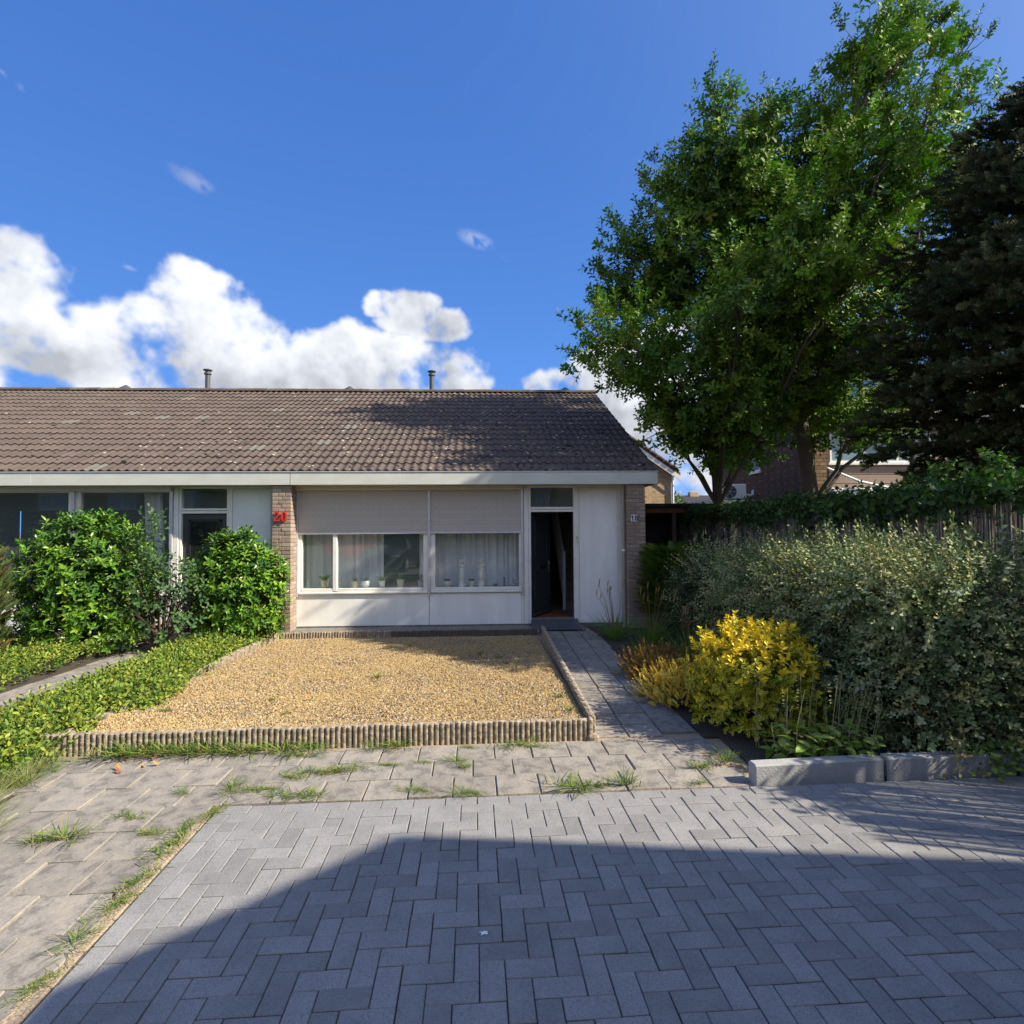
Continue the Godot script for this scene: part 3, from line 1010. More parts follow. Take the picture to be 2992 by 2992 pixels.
	for row in 17:
		var bottom := slope + 0.02 - row * gauge
		for k in ncol + 1:
			var x := xr - 0.151 - k * 0.302
			if x < xl + 0.05:
				continue
			var at := Vector3(x, t.y, t.x) + down * (bottom - 0.43) + nrm * (0.004 + rf(-0.002, 0.003))
			var xf := Transform3D(basis * Basis(Vector3.UP, rf(-0.006, 0.006)), at)
			var inside := x > -9.9 + (row * 0.05)
			if count < 300 and inside:
				count += 1
				part(roof, "tile", tile, M.roof4 if rng.randf() < 0.012 else M["roof%d" % rng.randi_range(0, 3)], xf)
			else:
				rest[rng.randi_range(0, 3)].add(xf)
			# moss cushions and flakes lie thickest low on the slope and towards the end gable
			var want := clampf(2.2 - row * 0.12 + (x + 3.0) * 0.28, 0.2, 4.0)
			for m in int(want * rf(0.0, 2.0) + rng.randf()):
				var ax := rf(-0.14, 0.14)
				var az := rf(0.05, 0.41)
				var hy: float = 0.030 * pow(0.5 + 0.5 * cos(TAU * (ax / 0.151 - 0.3)), 1.25) + 0.026 * az / 0.43
				var s := rf(0.010, 0.027)
				moss.add(xf * Transform3D(Basis().scaled(Vector3(s * rf(0.8, 2.2), s * rf(0.4, 0.8), s)), Vector3(ax, hy, az)), Color(0.025, 0.023, 0.017) if rng.randf() < 0.62 else Color(0.42, 0.39, 0.30))
	for k in 4:
		many(roof, "upper_tiles", tile, M["roof%d" % k], rest[k])
	var ball := SphereMesh.new()
	ball.radius = 1.0
	ball.height = 2.0
	ball.radial_segments = 6
	ball.rings = 3
	many(roof, "moss", ball, M.pebble, moss)
	# ridge tiles
	var rt := MB.new()
	for k in 8:
		var a := PI * k / 8.0
		var b := PI * (k + 1) / 8.0
		for sx in [[-0.21, 0.112], [0.17, 0.122]]:
			pass
		var o := func(ang: float, x: float, r: float) -> Vector3:
			return Vector3(x, sin(ang) * r * 0.75, cos(ang) * r)
		var na := Vector3(0, sin(a), cos(a))
		var nb := Vector3(0, sin(b), cos(b))
		rt.tri_n(o.call(a, -0.2, 0.118), o.call(a, 0.21, 0.126), o.call(b, 0.21, 0.126), na, na, nb)
		rt.tri_n(o.call(a, -0.2, 0.118), o.call(b, 0.21, 0.126), o.call(b, -0.2, 0.118), na, nb, nb)
		rt.tri(o.call(a, 0.21, 0.126), Vector3(0.21, 0, 0), o.call(b, 0.21, 0.126))
		rt.tri(o.call(b, -0.2, 0.118), Vector3(-0.2, 0, 0), o.call(a, -0.2, 0.118))
	var ridge := rt.mesh()
	var nr := int((xr - xl) / 0.38)
	for k in nr + 1:
		part(roof, "ridge_tile", ridge, M["roof%d" % rng.randi_range(1, 3)] if rng.randf() < 0.8 else M.roof4, Transform3D(Basis(Vector3.BACK, rf(-0.012, 0.012)) * Basis(Vector3.UP, rf(-0.02, 0.02)), Vector3(xr - 0.2 - k * 0.38, t.y + 0.012 + rf(-0.004, 0.006), t.x)))
	# flue and vent hoods behind the ridge
	var fx := -1.571 if end else -7.97
	var fl := MB.new()
	fl.lathe([[0.068, 0.0], [0.068, 0.90]], 16)
	fl.lathe([[0.07, 0.88], [0.10, 0.90], [0.10, 0.93], [0.075, 0.94], [0.075, 1.0], [0.12, 1.01], [0.125, 1.03], [0.06, 1.05], [0.0, 1.06]], 16)
	part(roof, "flue", fl.mesh(), M.flue, Transform3D(Basis(), Vector3(fx, 5.43, -16.62)))
	for vx in ([-3.92] if not end else [2.33]) + ([-10.2] if not end else []):
		var vh := MB.new()
		vh.lathe([[0.19, 0.0], [0.19, 0.05], [0.02, 0.16], [0.0, 0.165]], 8)
		part(roof, "vent_hood", vh.mesh(), M.flue, Transform3D(Basis(), Vector3(vx, 5.83, -16.55)))
	# house numbers
	if end:
		var num := box_part(h, "number_plate", Vector3(2.655, 1.949, ZF + 0.002), Vector3(2.779, 2.075, ZF + 0.012), M.plate, 0.003)
		lettering(num, "digits", "18", "Droid Sans", 0.098, 0.004, M.black, Vector3(2.717, 2.012, ZF + 0.0135), true)
		var bell := box_part(h, "doorbell", Vector3(1.690, 1.55, ZP - 0.003), Vector3(1.722, 1.68, ZP + 0.016), M.pot_cream, 0.004)
		box_part(bell, "button", Vector3(1.697, 1.655, ZP + 0.015), Vector3(1.715, 1.673, ZP + 0.020), M.black)
	else:
		lettering(h, "house_number", "20", "Droid Serif", 0.165, 0.030, M.red, Vector3(-3.672 + 0.01, 2.07, ZF + 0.022), true)


func lettering(parent: Node3D, called: String, text: String, face: String, high: float, thick: float, m: Material, at: Vector3, bold := false) -> void:
	var f := SystemFont.new()
	f.font_names = PackedStringArray([face])
	f.font_weight = 700 if bold else 400
	var t := TextMesh.new()
	t.font = f
	t.text = text
	t.font_size = 64
	t.depth = thick
	t.pixel_size = high / 47.0
	t.curve_step = 1.0
	part(parent, called, t, m, Transform3D(Basis(), at))


func front_door(h: Node3D, ox: float, open: bool) -> void:
	var w := 0.806
	var m := MB.new()
	var y0 := 0.155
	var hh := 1.985
	m.bevel(Vector3(0, 0, -0.02), Vector3(w, hh, 0.02), 0.004)
	var at := Vector3(0.84 + ox, y0, ZP - 0.075)
	var turn := Basis(Vector3.UP, 1.03 if open else 0.0)
	var d := part(h, "front_door", m.mesh(), M.door if open else M.door_grey, Transform3D(turn, at))
	if open:
		for s in [[0.12, 1.02, 0.68, 1.87], [0.12, 0.30, 0.68, 0.86]]:
			var k := MB.new()
			var x0: float = s[0]
			var x1: float = s[2]
			for z in [0.02]:
				k.bevel(Vector3(x0, s[1], z - 0.004), Vector3(x0 + 0.035, s[3], z + 0.016), 0.006)
				k.bevel(Vector3(x1 - 0.035, s[1], z - 0.004), Vector3(x1, s[3], z + 0.016), 0.006)
				k.bevel(Vector3(x0, s[1], z - 0.003), Vector3(x1, s[1] + 0.035, z + 0.015), 0.006)
				k.bevel(Vector3(x0, s[3] - 0.035, z - 0.003), Vector3(x1, s[3], z + 0.015), 0.006)
			part(d, "moulding", k.mesh(), M.door)
			box_part(d, "door_panel", Vector3(x0 + 0.03, s[1] + 0.03, 0.018), Vector3(x1 - 0.03, s[3] - 0.03, 0.024), M.door)
		var k := MB.new()
		k.bevel(Vector3(0.735, 0.80, 0.018), Vector3(0.778, 1.06, 0.028), 0.004)
		k.tube([Vector3(0.757, 1.0, 0.02), Vector3(0.757, 1.0, 0.07), Vector3(0.742, 1.0, 0.078), Vector3(0.64, 0.99, 0.074)], [0.009, 0.009, 0.010, 0.009], 8)
		part(d, "handle", k.mesh(), M.chrome)
		box_part(d, "letter_slot", Vector3(0.28, 0.905, 0.018), Vector3(0.58, 0.975, 0.026), M.chrome, 0.004)
		var wb := MB.new()
		wb.bevel(Vector3(0.01, 0.03, 0.018), Vector3(w - 0.01, 0.075, 0.060), 0.012)
		part(d, "weather_bar", wb.mesh(), M.door)
		# the hall: stair with balusters, inner door frame
		var st := thing("staircase", "wooden staircase with pale balusters inside the open door", "staircase", Vector3(1.95, 0.14, -11.9))
		for k2 in 11:
			box_part(st, "step", Vector3(-0.32, 0.0 if k2 == 0 else k2 * 0.185, -k2 * 0.22 - 0.24), Vector3(0.60, (k2 + 1) * 0.185, -k2 * 0.22), M.floor)
		var sg := MB.new()
		var side := [Vector3(-0.335, 0.0, 0.03), Vector3(-0.335, 0.27, 0.03), Vector3(-0.335, 2.25, -2.35), Vector3(-0.335, 1.95, -2.42)]
		sg.quad(side[0], side[1], side[2], side[3])
		part(st, "stringer", sg.mesh(), M.stair)
		for k2 in 9:
			box_part(st, "baluster", Vector3(-0.35, 0.18 + k2 * 0.22, -0.02 - k2 * 0.262), Vector3(-0.325, 1.10 + k2 * 0.22, 0.012 - k2 * 0.262), M.stair)
		box_part(st, "newel_post", Vector3(-0.37, 0.0, 0.03), Vector3(-0.305, 1.22, 0.095), M.stair, 0.008)
		var hr := MB.new()
		hr.tube([Vector3(-0.338, 1.13, 0.06), Vector3(-0.338, 2.42, -1.5)], [0.026, 0.026], 8)
		part(st, "handrail", hr.mesh(), M.stair)
		var jd := MB.new()
		jd.box(Vector3(1.02, 0.142, -14.59), Vector3(1.10, 2.2, -14.5)); jd.box(Vector3(1.36, 0.142, -13.2), Vector3(1.46, 2.59, -13.1)); jd.box(Vector3(1.02, 2.2, -14.59), Vector3(1.6, 2.28, -14.5))
		part(h, "inner_door_frame", jd.mesh(), M.stair)
		var mt := box_part(self, numbered("doormat"), Vector3(0.88, 0.1405, -11.55), Vector3(1.63, 0.158, ZP - 0.14), M.mat, 0.004)
		tag(mt, "rust brown coconut doormat just inside the open front door", "doormat")
		# ribbed ramp in front of the threshold
		var gr := thing("door_ramp", "dark ribbed metal ramp sloping from the open door down to the path", "ramp", Vector3(1.26, 0, ZP + 0.02))
		var tilt := Transform3D(Basis(Vector3.RIGHT, 0.27), Vector3(0, 0.145, 0))
		var pl := MB.new()
		pl.box(Vector3(-0.43, -0.012, 0.0), Vector3(0.44, 0.0, 0.46), tilt)
		part(gr, "plate", pl.mesh(), M.grating)
		for k2 in 28:
			var rb := MB.new()
			rb.box(Vector3(-0.425 + k2 * 0.031, 0.0, 0.01), Vector3(-0.412 + k2 * 0.031, 0.009, 0.45), tilt)
			part(gr, "rib", rb.mesh(), M.grating)
		var ck := MB.new()
		ck.bevel(Vector3(-0.47, 0.0, 0.0), Vector3(-0.435, 0.03, 0.5), 0.008)
		ck.bevel(Vector3(0.445, 0.0, 0.0), Vector3(0.50, 0.05, 0.5), 0.01)
		part(gr, "cheek", ck.mesh(), M.plinth)
	else:
		var fr := MB.new()
		for s in [[0.10, 1.16, 0.145, 1.885], [0.66, 1.16, 0.705, 1.885], [0.10, 1.84, 0.705, 1.885], [0.10, 1.16, 0.705, 1.205]]:
			fr.bevel(Vector3(s[0], s[1], 0.016), Vector3(s[2], s[3], 0.034), 0.005)
		part(d, "glazing_bead", fr.mesh(), M.black)
		box_part(d, "door_pane", Vector3(0.14, 1.2, 0.0205), Vector3(0.665, 1.845, 0.0245), M.car_glass)
		var k := MB.new()
		k.tube([Vector3(0.05, 1.0, 0.02), Vector3(0.05, 1.0, 0.07), Vector3(0.16, 1.0, 0.072)], [0.009, 0.009, 0.009], 8)
		part(d, "handle", k.mesh(), M.chrome)


# ------------------------------------------------------------------ the gravel garden
func gravel_y(z: float) -> float:
	return lerpf(0.105, -0.02, clampf((-z - 5.0) / 4.9, 0.0, 1.0))


func edging_block(dark: bool, ribs: int, high: float) -> ArrayMesh:
	var k := MB.new()
	var p := 0.0458
	var w := ribs * p
	k.bevel(Vector3(-w / 2 + 0.002, -0.12, -0.055), Vector3(w / 2 - 0.002, high - 0.006, -0.018), 0.006)
	for i in ribs:
		var cx := -w / 2 + (i + 0.5) * p
		var hi := high + rf(-0.010, 0.006)
		var last := Vector3.ZERO
		var rim := []
		for s in 8:
			var a := -0.25 + (PI + 0.5) * s / 7.0
			rim.append(Vector3(cx + cos(a) * 0.0222, 0, -0.022 + sin(a) * 0.0222 * 1.05))
		for s in 7:
			var n0: Vector3 = (rim[s] - Vector3(cx, 0, -0.022)).normalized()
			var n1: Vector3 = (rim[s + 1] - Vector3(cx, 0, -0.022)).normalized()
			var up0 := Vector3.UP * (hi - 0.008)
			var dn := Vector3.DOWN * 0.12
			k.tri_n(rim[s] + dn, rim[s + 1] + up0, rim[s + 1] + dn, n0, n1, n1)
			k.tri_n(rim[s] + dn, rim[s] + up0, rim[s + 1] + up0, n0, n0, n1)
			var ctr := Vector3(cx, hi, -0.03)
			k.tri_out(rim[s] + up0, rim[s + 1] + up0, ctr, Vector3.UP)
	return k.mesh()


func gravel_garden() -> void:
	var gb := struct("gravel_bed")
	var k := MB.new()
	var nx := 40
	var nz := 46
	var H := noise(0.9, 3, FastNoiseLite.TYPE_SIMPLEX_SMOOTH, 4)
	var P := func(i: int, j: int) -> Vector3:
		var x := lerpf(-3.53, 0.90, i / float(nx))
		var z := lerpf(-5.03, -9.95, j / float(nz))
		return Vector3(x, gravel_y(z) - 0.012 + 0.012 * H.get_noise_2d(x, z), z)
	for i in nx:
		for j in nz:
			k.quad_out(P.call(i, j), P.call(i + 1, j), P.call(i + 1, j + 1), P.call(i, j + 1), Vector3.UP)
	part(gb, "stone_base", k.mesh(), M.stones)
	# loose stones
	var stones := []
	for v in 3:
		var m := MB.new()
		var pts := []
		for p in [Vector3(1, 0, 0), Vector3(-1, 0, 0), Vector3(0, 1, 0), Vector3(0, -1, 0), Vector3(0, 0, 1), Vector3(0, 0, -1)]:
			pts.append(p * rf(0.75, 1.2) + rv(0.12))
		for f in [[0, 2, 4], [2, 1, 4], [1, 3, 4], [3, 0, 4], [2, 0, 5], [1, 2, 5], [3, 1, 5], [0, 3, 5]]:
			m.tri_out(pts[f[0]], pts[f[1]], pts[f[2]], pts[f[0]] + pts[f[1]] + pts[f[2]])
		stones.append(m.mesh())
	var tan := [Color(0.43, 0.305, 0.14), Color(0.47, 0.35, 0.17), Color(0.39, 0.27, 0.12), Color(0.50, 0.39, 0.22), Color(0.37, 0.285, 0.16), Color(0.45, 0.305, 0.125)]
	var odd := [Color(0.10, 0.085, 0.075), Color(0.20, 0.165, 0.13), Color(0.32, 0.27, 0.22), Color(0.14, 0.11, 0.085), Color(0.56, 0.50, 0.42), Color(0.36, 0.20, 0.12)]
	var patch := noise(0.8, 3, FastNoiseLite.TYPE_SIMPLEX_SMOOTH, 8)
	for v in 3:
		var sc := Scatter.new()
		for n in 46000:
			var z := -5.05 - pow(rng.randf(), 1.25) * 4.86
			var x := rf(-3.50, 0.865)
			var s := rf(0.0044, 0.0094)
			var dark := clampf(0.22 + 0.34 * patch.get_noise_2d(x, z), 0.03, 0.5)
			var col: Color = odd[rng.randi_range(0, 5)] if rng.randf() < dark else tan[rng.randi_range(0, 5)]
			sc.add(Transform3D(Basis(Vector3(rf(-1, 1), rf(-1, 1), rf(-1, 1)).normalized(), rf(0, TAU)).scaled_local(Vector3(s * rf(1.0, 1.7), s * rf(0.6, 0.9), s)), Vector3(x, gravel_y(z) - 0.003 + rf(-0.004, 0.007) + 0.012 * H.get_noise_2d(x, z), z)), col)
		many(gb, "gravel", stones[v], M.pebble, sc)
	# edging
	var fb := [edging_block(false, 11, 0.168), edging_block(false, 11, 0.168)]
	var fe := thing("ribbed_edging", "ribbed concrete edging along the tiled pavement at the front of the gravel", "edging", Vector3(0.895, 0, -4.965))
	for i in 9:
		part(fe, "block", fb[i % 2], M.edging, Transform3D(Basis(Vector3.UP, TURN + rf(-0.01, 0.01)), Vector3(-0.27 - i * 0.5045, rf(-0.008, 0.004), 0.0 + i * 0.0115)))
	box_part(fe, "corner_foot", Vector3(-0.03, -0.05, -0.05), Vector3(0.075, 0.035, 0.03), M.edging, 0.02)
	box_part(fe, "corner_post", Vector3(-0.018, -0.05, -0.06), Vector3(0.022, 0.17, 0.002), M.edging, 0.012)
	var re := thing("ribbed_edging", "mossy concrete edging between the gravel and the path to the open door", "edging", Vector3(0.90, 0, -5.02))
	for i in 10:
		part(re, "block", fb[i % 2], M.edging, Transform3D(Basis(Vector3.UP, -PI / 2 - 0.012), Vector3(0.0 + i * 0.006, rf(-0.008, 0.004) - i * 0.004, -0.26 - i * 0.5045)))
	var be := thing("ribbed_edging", "dark ribbed concrete edging at the foot of the white panels, behind the gravel", "edging", Vector3(0.90, -0.075, -9.92))
	for i in 9:
		part(be, "block", fb[i % 2], M.edging_dark if i < 5 else M.edging, Transform3D(Basis(Vector3.UP, rf(-0.01, 0.01)), Vector3(-0.27 - i * 0.5045, rf(-0.01, 0.005), 0.0)))
	var le := thing("ribbed_edging", "sun bleached concrete edging between the gravel and the green ground cover", "edging", Vector3(-3.525, -0.03, -5.02))
	for i in 10:
		part(le, "block", fb[i % 2], M.edging, Transform3D(Basis(Vector3.UP, PI / 2), Vector3(-0.0, rf(-0.012, 0.008) - i * 0.002, -0.26 - i * 0.5045)))
	slab(gb, "back_strip", Vector3(-3.6, -0.05, -10.70), Vector3(0.93, 0.03, -9.96), M.plinth)


# ------------------------------------------------------------------ buildings further off
func gable_roof(parent: Node3D, called: String, x0: float, x1: float, z0: float, z1: float, eave: float, rise: float, along_x: bool, m: Material, over := 0.35, thick := 0.16) -> MeshInstance3D:
	var k := MB.new()
	for side in [-1.0, 1.0]:
		var a: Vector3
		var b: Vector3
		var c: Vector3
		var d: Vector3
		if along_x:
			var zm := (z0 + z1) / 2
			var half := (z1 - z0) / 2 + over
			var drop := rise * over / ((z1 - z0) / 2)
			a = Vector3(x0 - over * 0.6, eave + rise, zm); b = Vector3(x1 + over * 0.6, eave + rise, zm)
			c = Vector3(x1 + over * 0.6, eave - drop, zm + half * side); d = Vector3(x0 - over * 0.6, eave - drop, zm + half * side)
		else:
			var xm := (x0 + x1) / 2
			var half := (x1 - x0) / 2 + over
			var drop := rise * over / ((x1 - x0) / 2)
			a = Vector3(xm, eave + rise, z0 - over * 0.6); b = Vector3(xm, eave + rise, z1 + over * 0.6)
			c = Vector3(xm + half * side, eave - drop, z1 + over * 0.6); d = Vector3(xm + half * side, eave - drop, z0 - over * 0.6)
		var up := Vector3(0, thick, 0)
		k.quad_out(a + up, b + up, c + up, d + up, Vector3.UP)
		k.quad_out(a, b, c, d, Vector3.DOWN)
		var mid := (a + b + c + d) / 4
		for e in [[a, b], [b, c], [c, d], [d, a]]:
			k.quad_out(e[0], e[1], e[1] + up, e[0] + up, (e[0] + e[1]) / 2 - mid)
	return part(parent, called, k.mesh(), m)


func gable_block(x0: float, x1: float, z0: float, z1: float, eave: float, rise: float, along_x: bool) -> ArrayMesh:
	var k := MB.new()
	k.box(Vector3(x0, -0.06, z0), Vector3(x1, eave, z1))
	if along_x:
		for x in [x0, x1]:
			k.tri_out(Vector3(x, eave, z0), Vector3(x, eave, z1), Vector3(x, eave + rise, (z0 + z1) / 2), Vector3(x - (x0 + x1) / 2, 0, 0))
	else:
		for z in [z0, z1]:
			k.tri_out(Vector3(x0, eave, z), Vector3(x1, eave, z), Vector3((x0 + x1) / 2, eave + rise, z), Vector3(0, 0, z - (z0 + z1) / 2))
	return k.mesh()


func far_window(h: Node3D, at: Vector3, w: float, high: float, facing: Vector3, frame_m: Material, pane_m: Material, bars := 1) -> void:
	var side := facing.cross(Vector3.UP)
	var xf := Transform3D(Basis(side, Vector3.UP, facing), at)
	var k := MB.new()
	k.box(Vector3(-w / 2, -high / 2, 0.005), Vector3(-w / 2 + 0.06, high / 2, 0.05)); k.box(Vector3(w / 2 - 0.06, -high / 2, 0.005), Vector3(w / 2, high / 2, 0.05))
	k.box(Vector3(-w / 2 + 0.06, high / 2 - 0.06, 0.005), Vector3(w / 2 - 0.06, high / 2, 0.048)); k.box(Vector3(-w / 2 + 0.06, -high / 2, 0.005), Vector3(w / 2 - 0.06, -high / 2 + 0.06, 0.048))
	for b in bars:
		var cx := -w / 2 + w * (b + 1) / (bars + 1)
		k.box(Vector3(cx - 0.035, -high / 2 + 0.06, 0.006), Vector3(cx + 0.035, high / 2 - 0.06, 0.046))
	var f := part(h, "window", k.mesh(), frame_m, xf)
	for b in bars + 1:
		var pn := MB.new()
		var a := -w / 2 + w * b / (bars + 1) + 0.03
		pn.box(Vector3(a, -high / 2 + 0.03, 0.012), Vector3(a + w / (bars + 1) - 0.06, high / 2 - 0.03, 0.022))
		part(f, "pane", pn.mesh(), pane_m)
	var sl := MB.new()
	sl.box(Vector3(-w / 2 - 0.06, -high / 2 - 0.07, 0.0), Vector3(w / 2 + 0.06, -high / 2 - 0.002, 0.09))
	part(f, "sill", sl.mesh(), M.bright_white)


func far_buildings() -> void:
	# pale brick house whose gable shows beside the end of the terrace
	var a := thing("pale_brick_house", "pale yellow brick house gable with white verge, beyond the end house roof", "house")
	part(a, "wall", gable_block(-1.4, 8.6, -36.0, -26.0, 4.42, 3.45, false), M.far_light)
	gable_roof(a, "roof", -1.4, 8.6, -36.0, -26.0, 4.50, 3.45, false, M.far_tiles, 0.34, 0.14)
	var vb := MB.new()
	for s in [-1.0, 1.0]:
		var top := Vector3(3.6, 7.96, -25.76)
		var low := Vector3(3.6 + s * 5.36, 4.24, -25.76)
		vb.quad_out(top, low, low + Vector3(0, -0.24, 0), top + Vector3(0, -0.24, 0), Vector3.BACK)
		vb.quad_out(top + Vector3(0, -0.24, 0), low + Vector3(0, -0.24, 0), low + Vector3(0, -0.24, -0.05), top + Vector3(0, -0.24, -0.05), Vector3.DOWN)
	part(a, "verge_board", vb.mesh(), M.bright_white)
	var cap := MB.new()
	cap.bevel(Vector3(-0.17, 0, -0.1), Vector3(0.17, 0.10, 0.12), 0.02)
	for k in 17:
		part(a, "verge_tile", cap.mesh(), M.far_tiles, Transform3D(Basis(Vector3.BACK, -0.604), Vector3(3.75 + k * 0.305, 7.98 - k * 0.2105, -25.80)))
	var dpm := MB.new()
	dpm.tube([Vector3(8.62, 0, -25.93), Vector3(8.62, 4.3, -25.93)], [0.05, 0.05], 8)
	part(a, "downpipe", dpm.mesh(), M.plate)
	# dark brick house with timber cladding between the trees
	var b := thing("dark_brick_house", "two storey dark brick house with timber cladding and white awning behind the trees", "house")
	part(b, "wall", gable_block(9.99, 21.5, -23.76, -17.0, 5.09, 2.35, true), M.far_dark)
	box_part(b, "corner_pier", Vector3(9.987, 0, -17.13), Vector3(10.42, 5.07, -16.83), M.far_corner)
	gable_roof(b, "roof", 9.99, 21.5, -23.76, -17.0, 5.24, 2.35, true, M.far_tiles, 0.40, 0.12)
	box_part(b, "fascia", Vector3(9.74, 5.10, -16.72), Vector3(21.8, 5.33, -16.65), M.bright_white)
	box_part(b, "gutter", Vector3(9.74, 5.28, -16.66), Vector3(21.8, 5.38, -16.56), M.fascia)
	for k in 9:
		box_part(b, "plank", Vector3(10.43, 2.62 + k * 0.274, -17.01), Vector3(21.4, 2.62 + k * 0.274 + 0.258, -16.96 - (k % 2) * 0.004), M.cladding, 0.01)
	far_window(b, Vector3(12.1, 4.27, -16.95), 3.2, 0.92, Vector3.BACK, M.bright_white, M.pane_blue, 2)
	far_window(b, Vector3(16.6, 4.27, -16.95), 2.2, 0.92, Vector3.BACK, M.bright_white, M.pane_blue, 1)
	far_window(b, Vector3(9.987, 4.17, -20.6), 0.74, 0.54, Vector3.LEFT, M.bright_white, M.pane_blue, 0)
	box_part(b, "awning_cassette", Vector3(10.38, 2.77, -16.95), Vector3(15.2, 3.02, -16.68), M.bright_white, 0.03)
	var arm := MB.new()
	arm.tube([Vector3(10.34, 3.65, -16.88), Vector3(11.2, 3.20, -16.6), Vector3(12.4, 2.92, -16.5)], [0.045, 0.045, 0.045], 8)
	part(b, "awning_arm", arm.mesh(), M.bright_white)
	var tilt := Basis(Vector3.RIGHT, atan2(2.35, 3.38))
	for r in 2:
		for k in 5:
			var sp := MB.new()
			sp.bevel(Vector3(-0.42, 0.0, -0.68), Vector3(0.42, 0.04, 0.68), 0.01)
			part(b, "solar_panel", sp.mesh(), M.solar, Transform3D(tilt, Vector3(11.7 + k * 0.88, 6.06 + r * 0.82, -18.0 - r * 1.18) + tilt * Vector3(0, 0.16, 0)))
	# flat garage roof with the air conditioner
	var g := thing("flat_roofed_garage", "low flat roofed garage with pale roof edge below the dark brick house", "garage")
	box_part(g, "wall", Vector3(7.3, -0.06, -23.7), Vector3(9.97, 2.52, -18.2), M.far_dark)
	box_part(g, "roof_edge", Vector3(7.15, 2.50, -23.75), Vector3(9.98, 2.73, -18.0), M.fascia, 0.02)
	box_part(g, "roofing", Vector3(7.25, 2.70, -23.7), Vector3(9.978, 2.748, -18.1), M.bitumen)
	var ac := thing("air_conditioner", "white air conditioner outdoor unit with round black fan on the flat garage roof", "air conditioner", Vector3(8.42, 2.748, -19.0))
	ac.rotation.y = -0.35
	ac.scale = Vector3.ONE * 0.86
	box_part(ac, "casing", Vector3(-0.44, 0.06, -0.17), Vector3(0.44, 0.66, 0.17), M.plate, 0.03)
	var fan := MB.new()
	fan.tube([Vector3(-0.16, 0.36, 0.165), Vector3(-0.16, 0.36, 0.182)], [0.25, 0.25], 24)
	var fo := part(ac, "fan_guard", fan.mesh(), M.flue)
	for k in 6:
		var ri := MB.new()
		var ang := TAU * k / 6
		ri.tube([Vector3(-0.16, 0.36, 0.186), Vector3(-0.16 + cos(ang) * 0.24, 0.36 + sin(ang) * 0.24, 0.186)], [0.008, 0.008], 5)
		part(fo, "spoke", ri.mesh(), M.alu)
	box_part(ac, "foot", Vector3(-0.36, 0.0, -0.15), Vector3(-0.28, 0.06, 0.15), M.flue)
	box_part(ac, "foot", Vector3(0.28, 0.0, -0.15), Vector3(0.36, 0.06, 0.15), M.flue)
	var hose := MB.new()
	hose.tube([Vector3(0.44, 0.25, 0.0), Vector3(0.56, 0.20, 0.0), Vector3(0.68, 0.24, 0.0), Vector3(0.70, 0.40, -0.1)], [0.05, 0.05, 0.05, 0.05], 8)
	part(ac, "pipe", hose.mesh(), M.plate)
	# far roofs seen under the tree
	var r := thing("distant_house", "far off house roof with two brick chimneys seen under the tree crown", "house")
	part(r, "wall", gable_block(12.0, 26.0, -62.0, -52.0, 2.7, 2.3, true), M.far_light)
	gable_roof(r, "roof", 12.0, 26.0, -62.0, -52.0, 2.75, 2.3, true, M.bitumen)
	for k in 2:
		box_part(r, "chimney", Vector3(16.2 + k * 4.4, 4.2, -57.4), Vector3(17.1 + k * 4.4, 5.55, -56.7), M.far_light, 0.03)
	for k in 4:
		var sp := MB.new()
		sp.bevel(Vector3(-0.75, 0, -1.7), Vector3(0.75, 0.05, 1.7), 0.01)
		part(r, "solar_panel", sp.mesh(), M.pane_blue, Transform3D(Basis(Vector3.RIGHT, atan2(2.3, 5.0)), Vector3(17.4 + k * 1.6, 3.95, -54.6)))


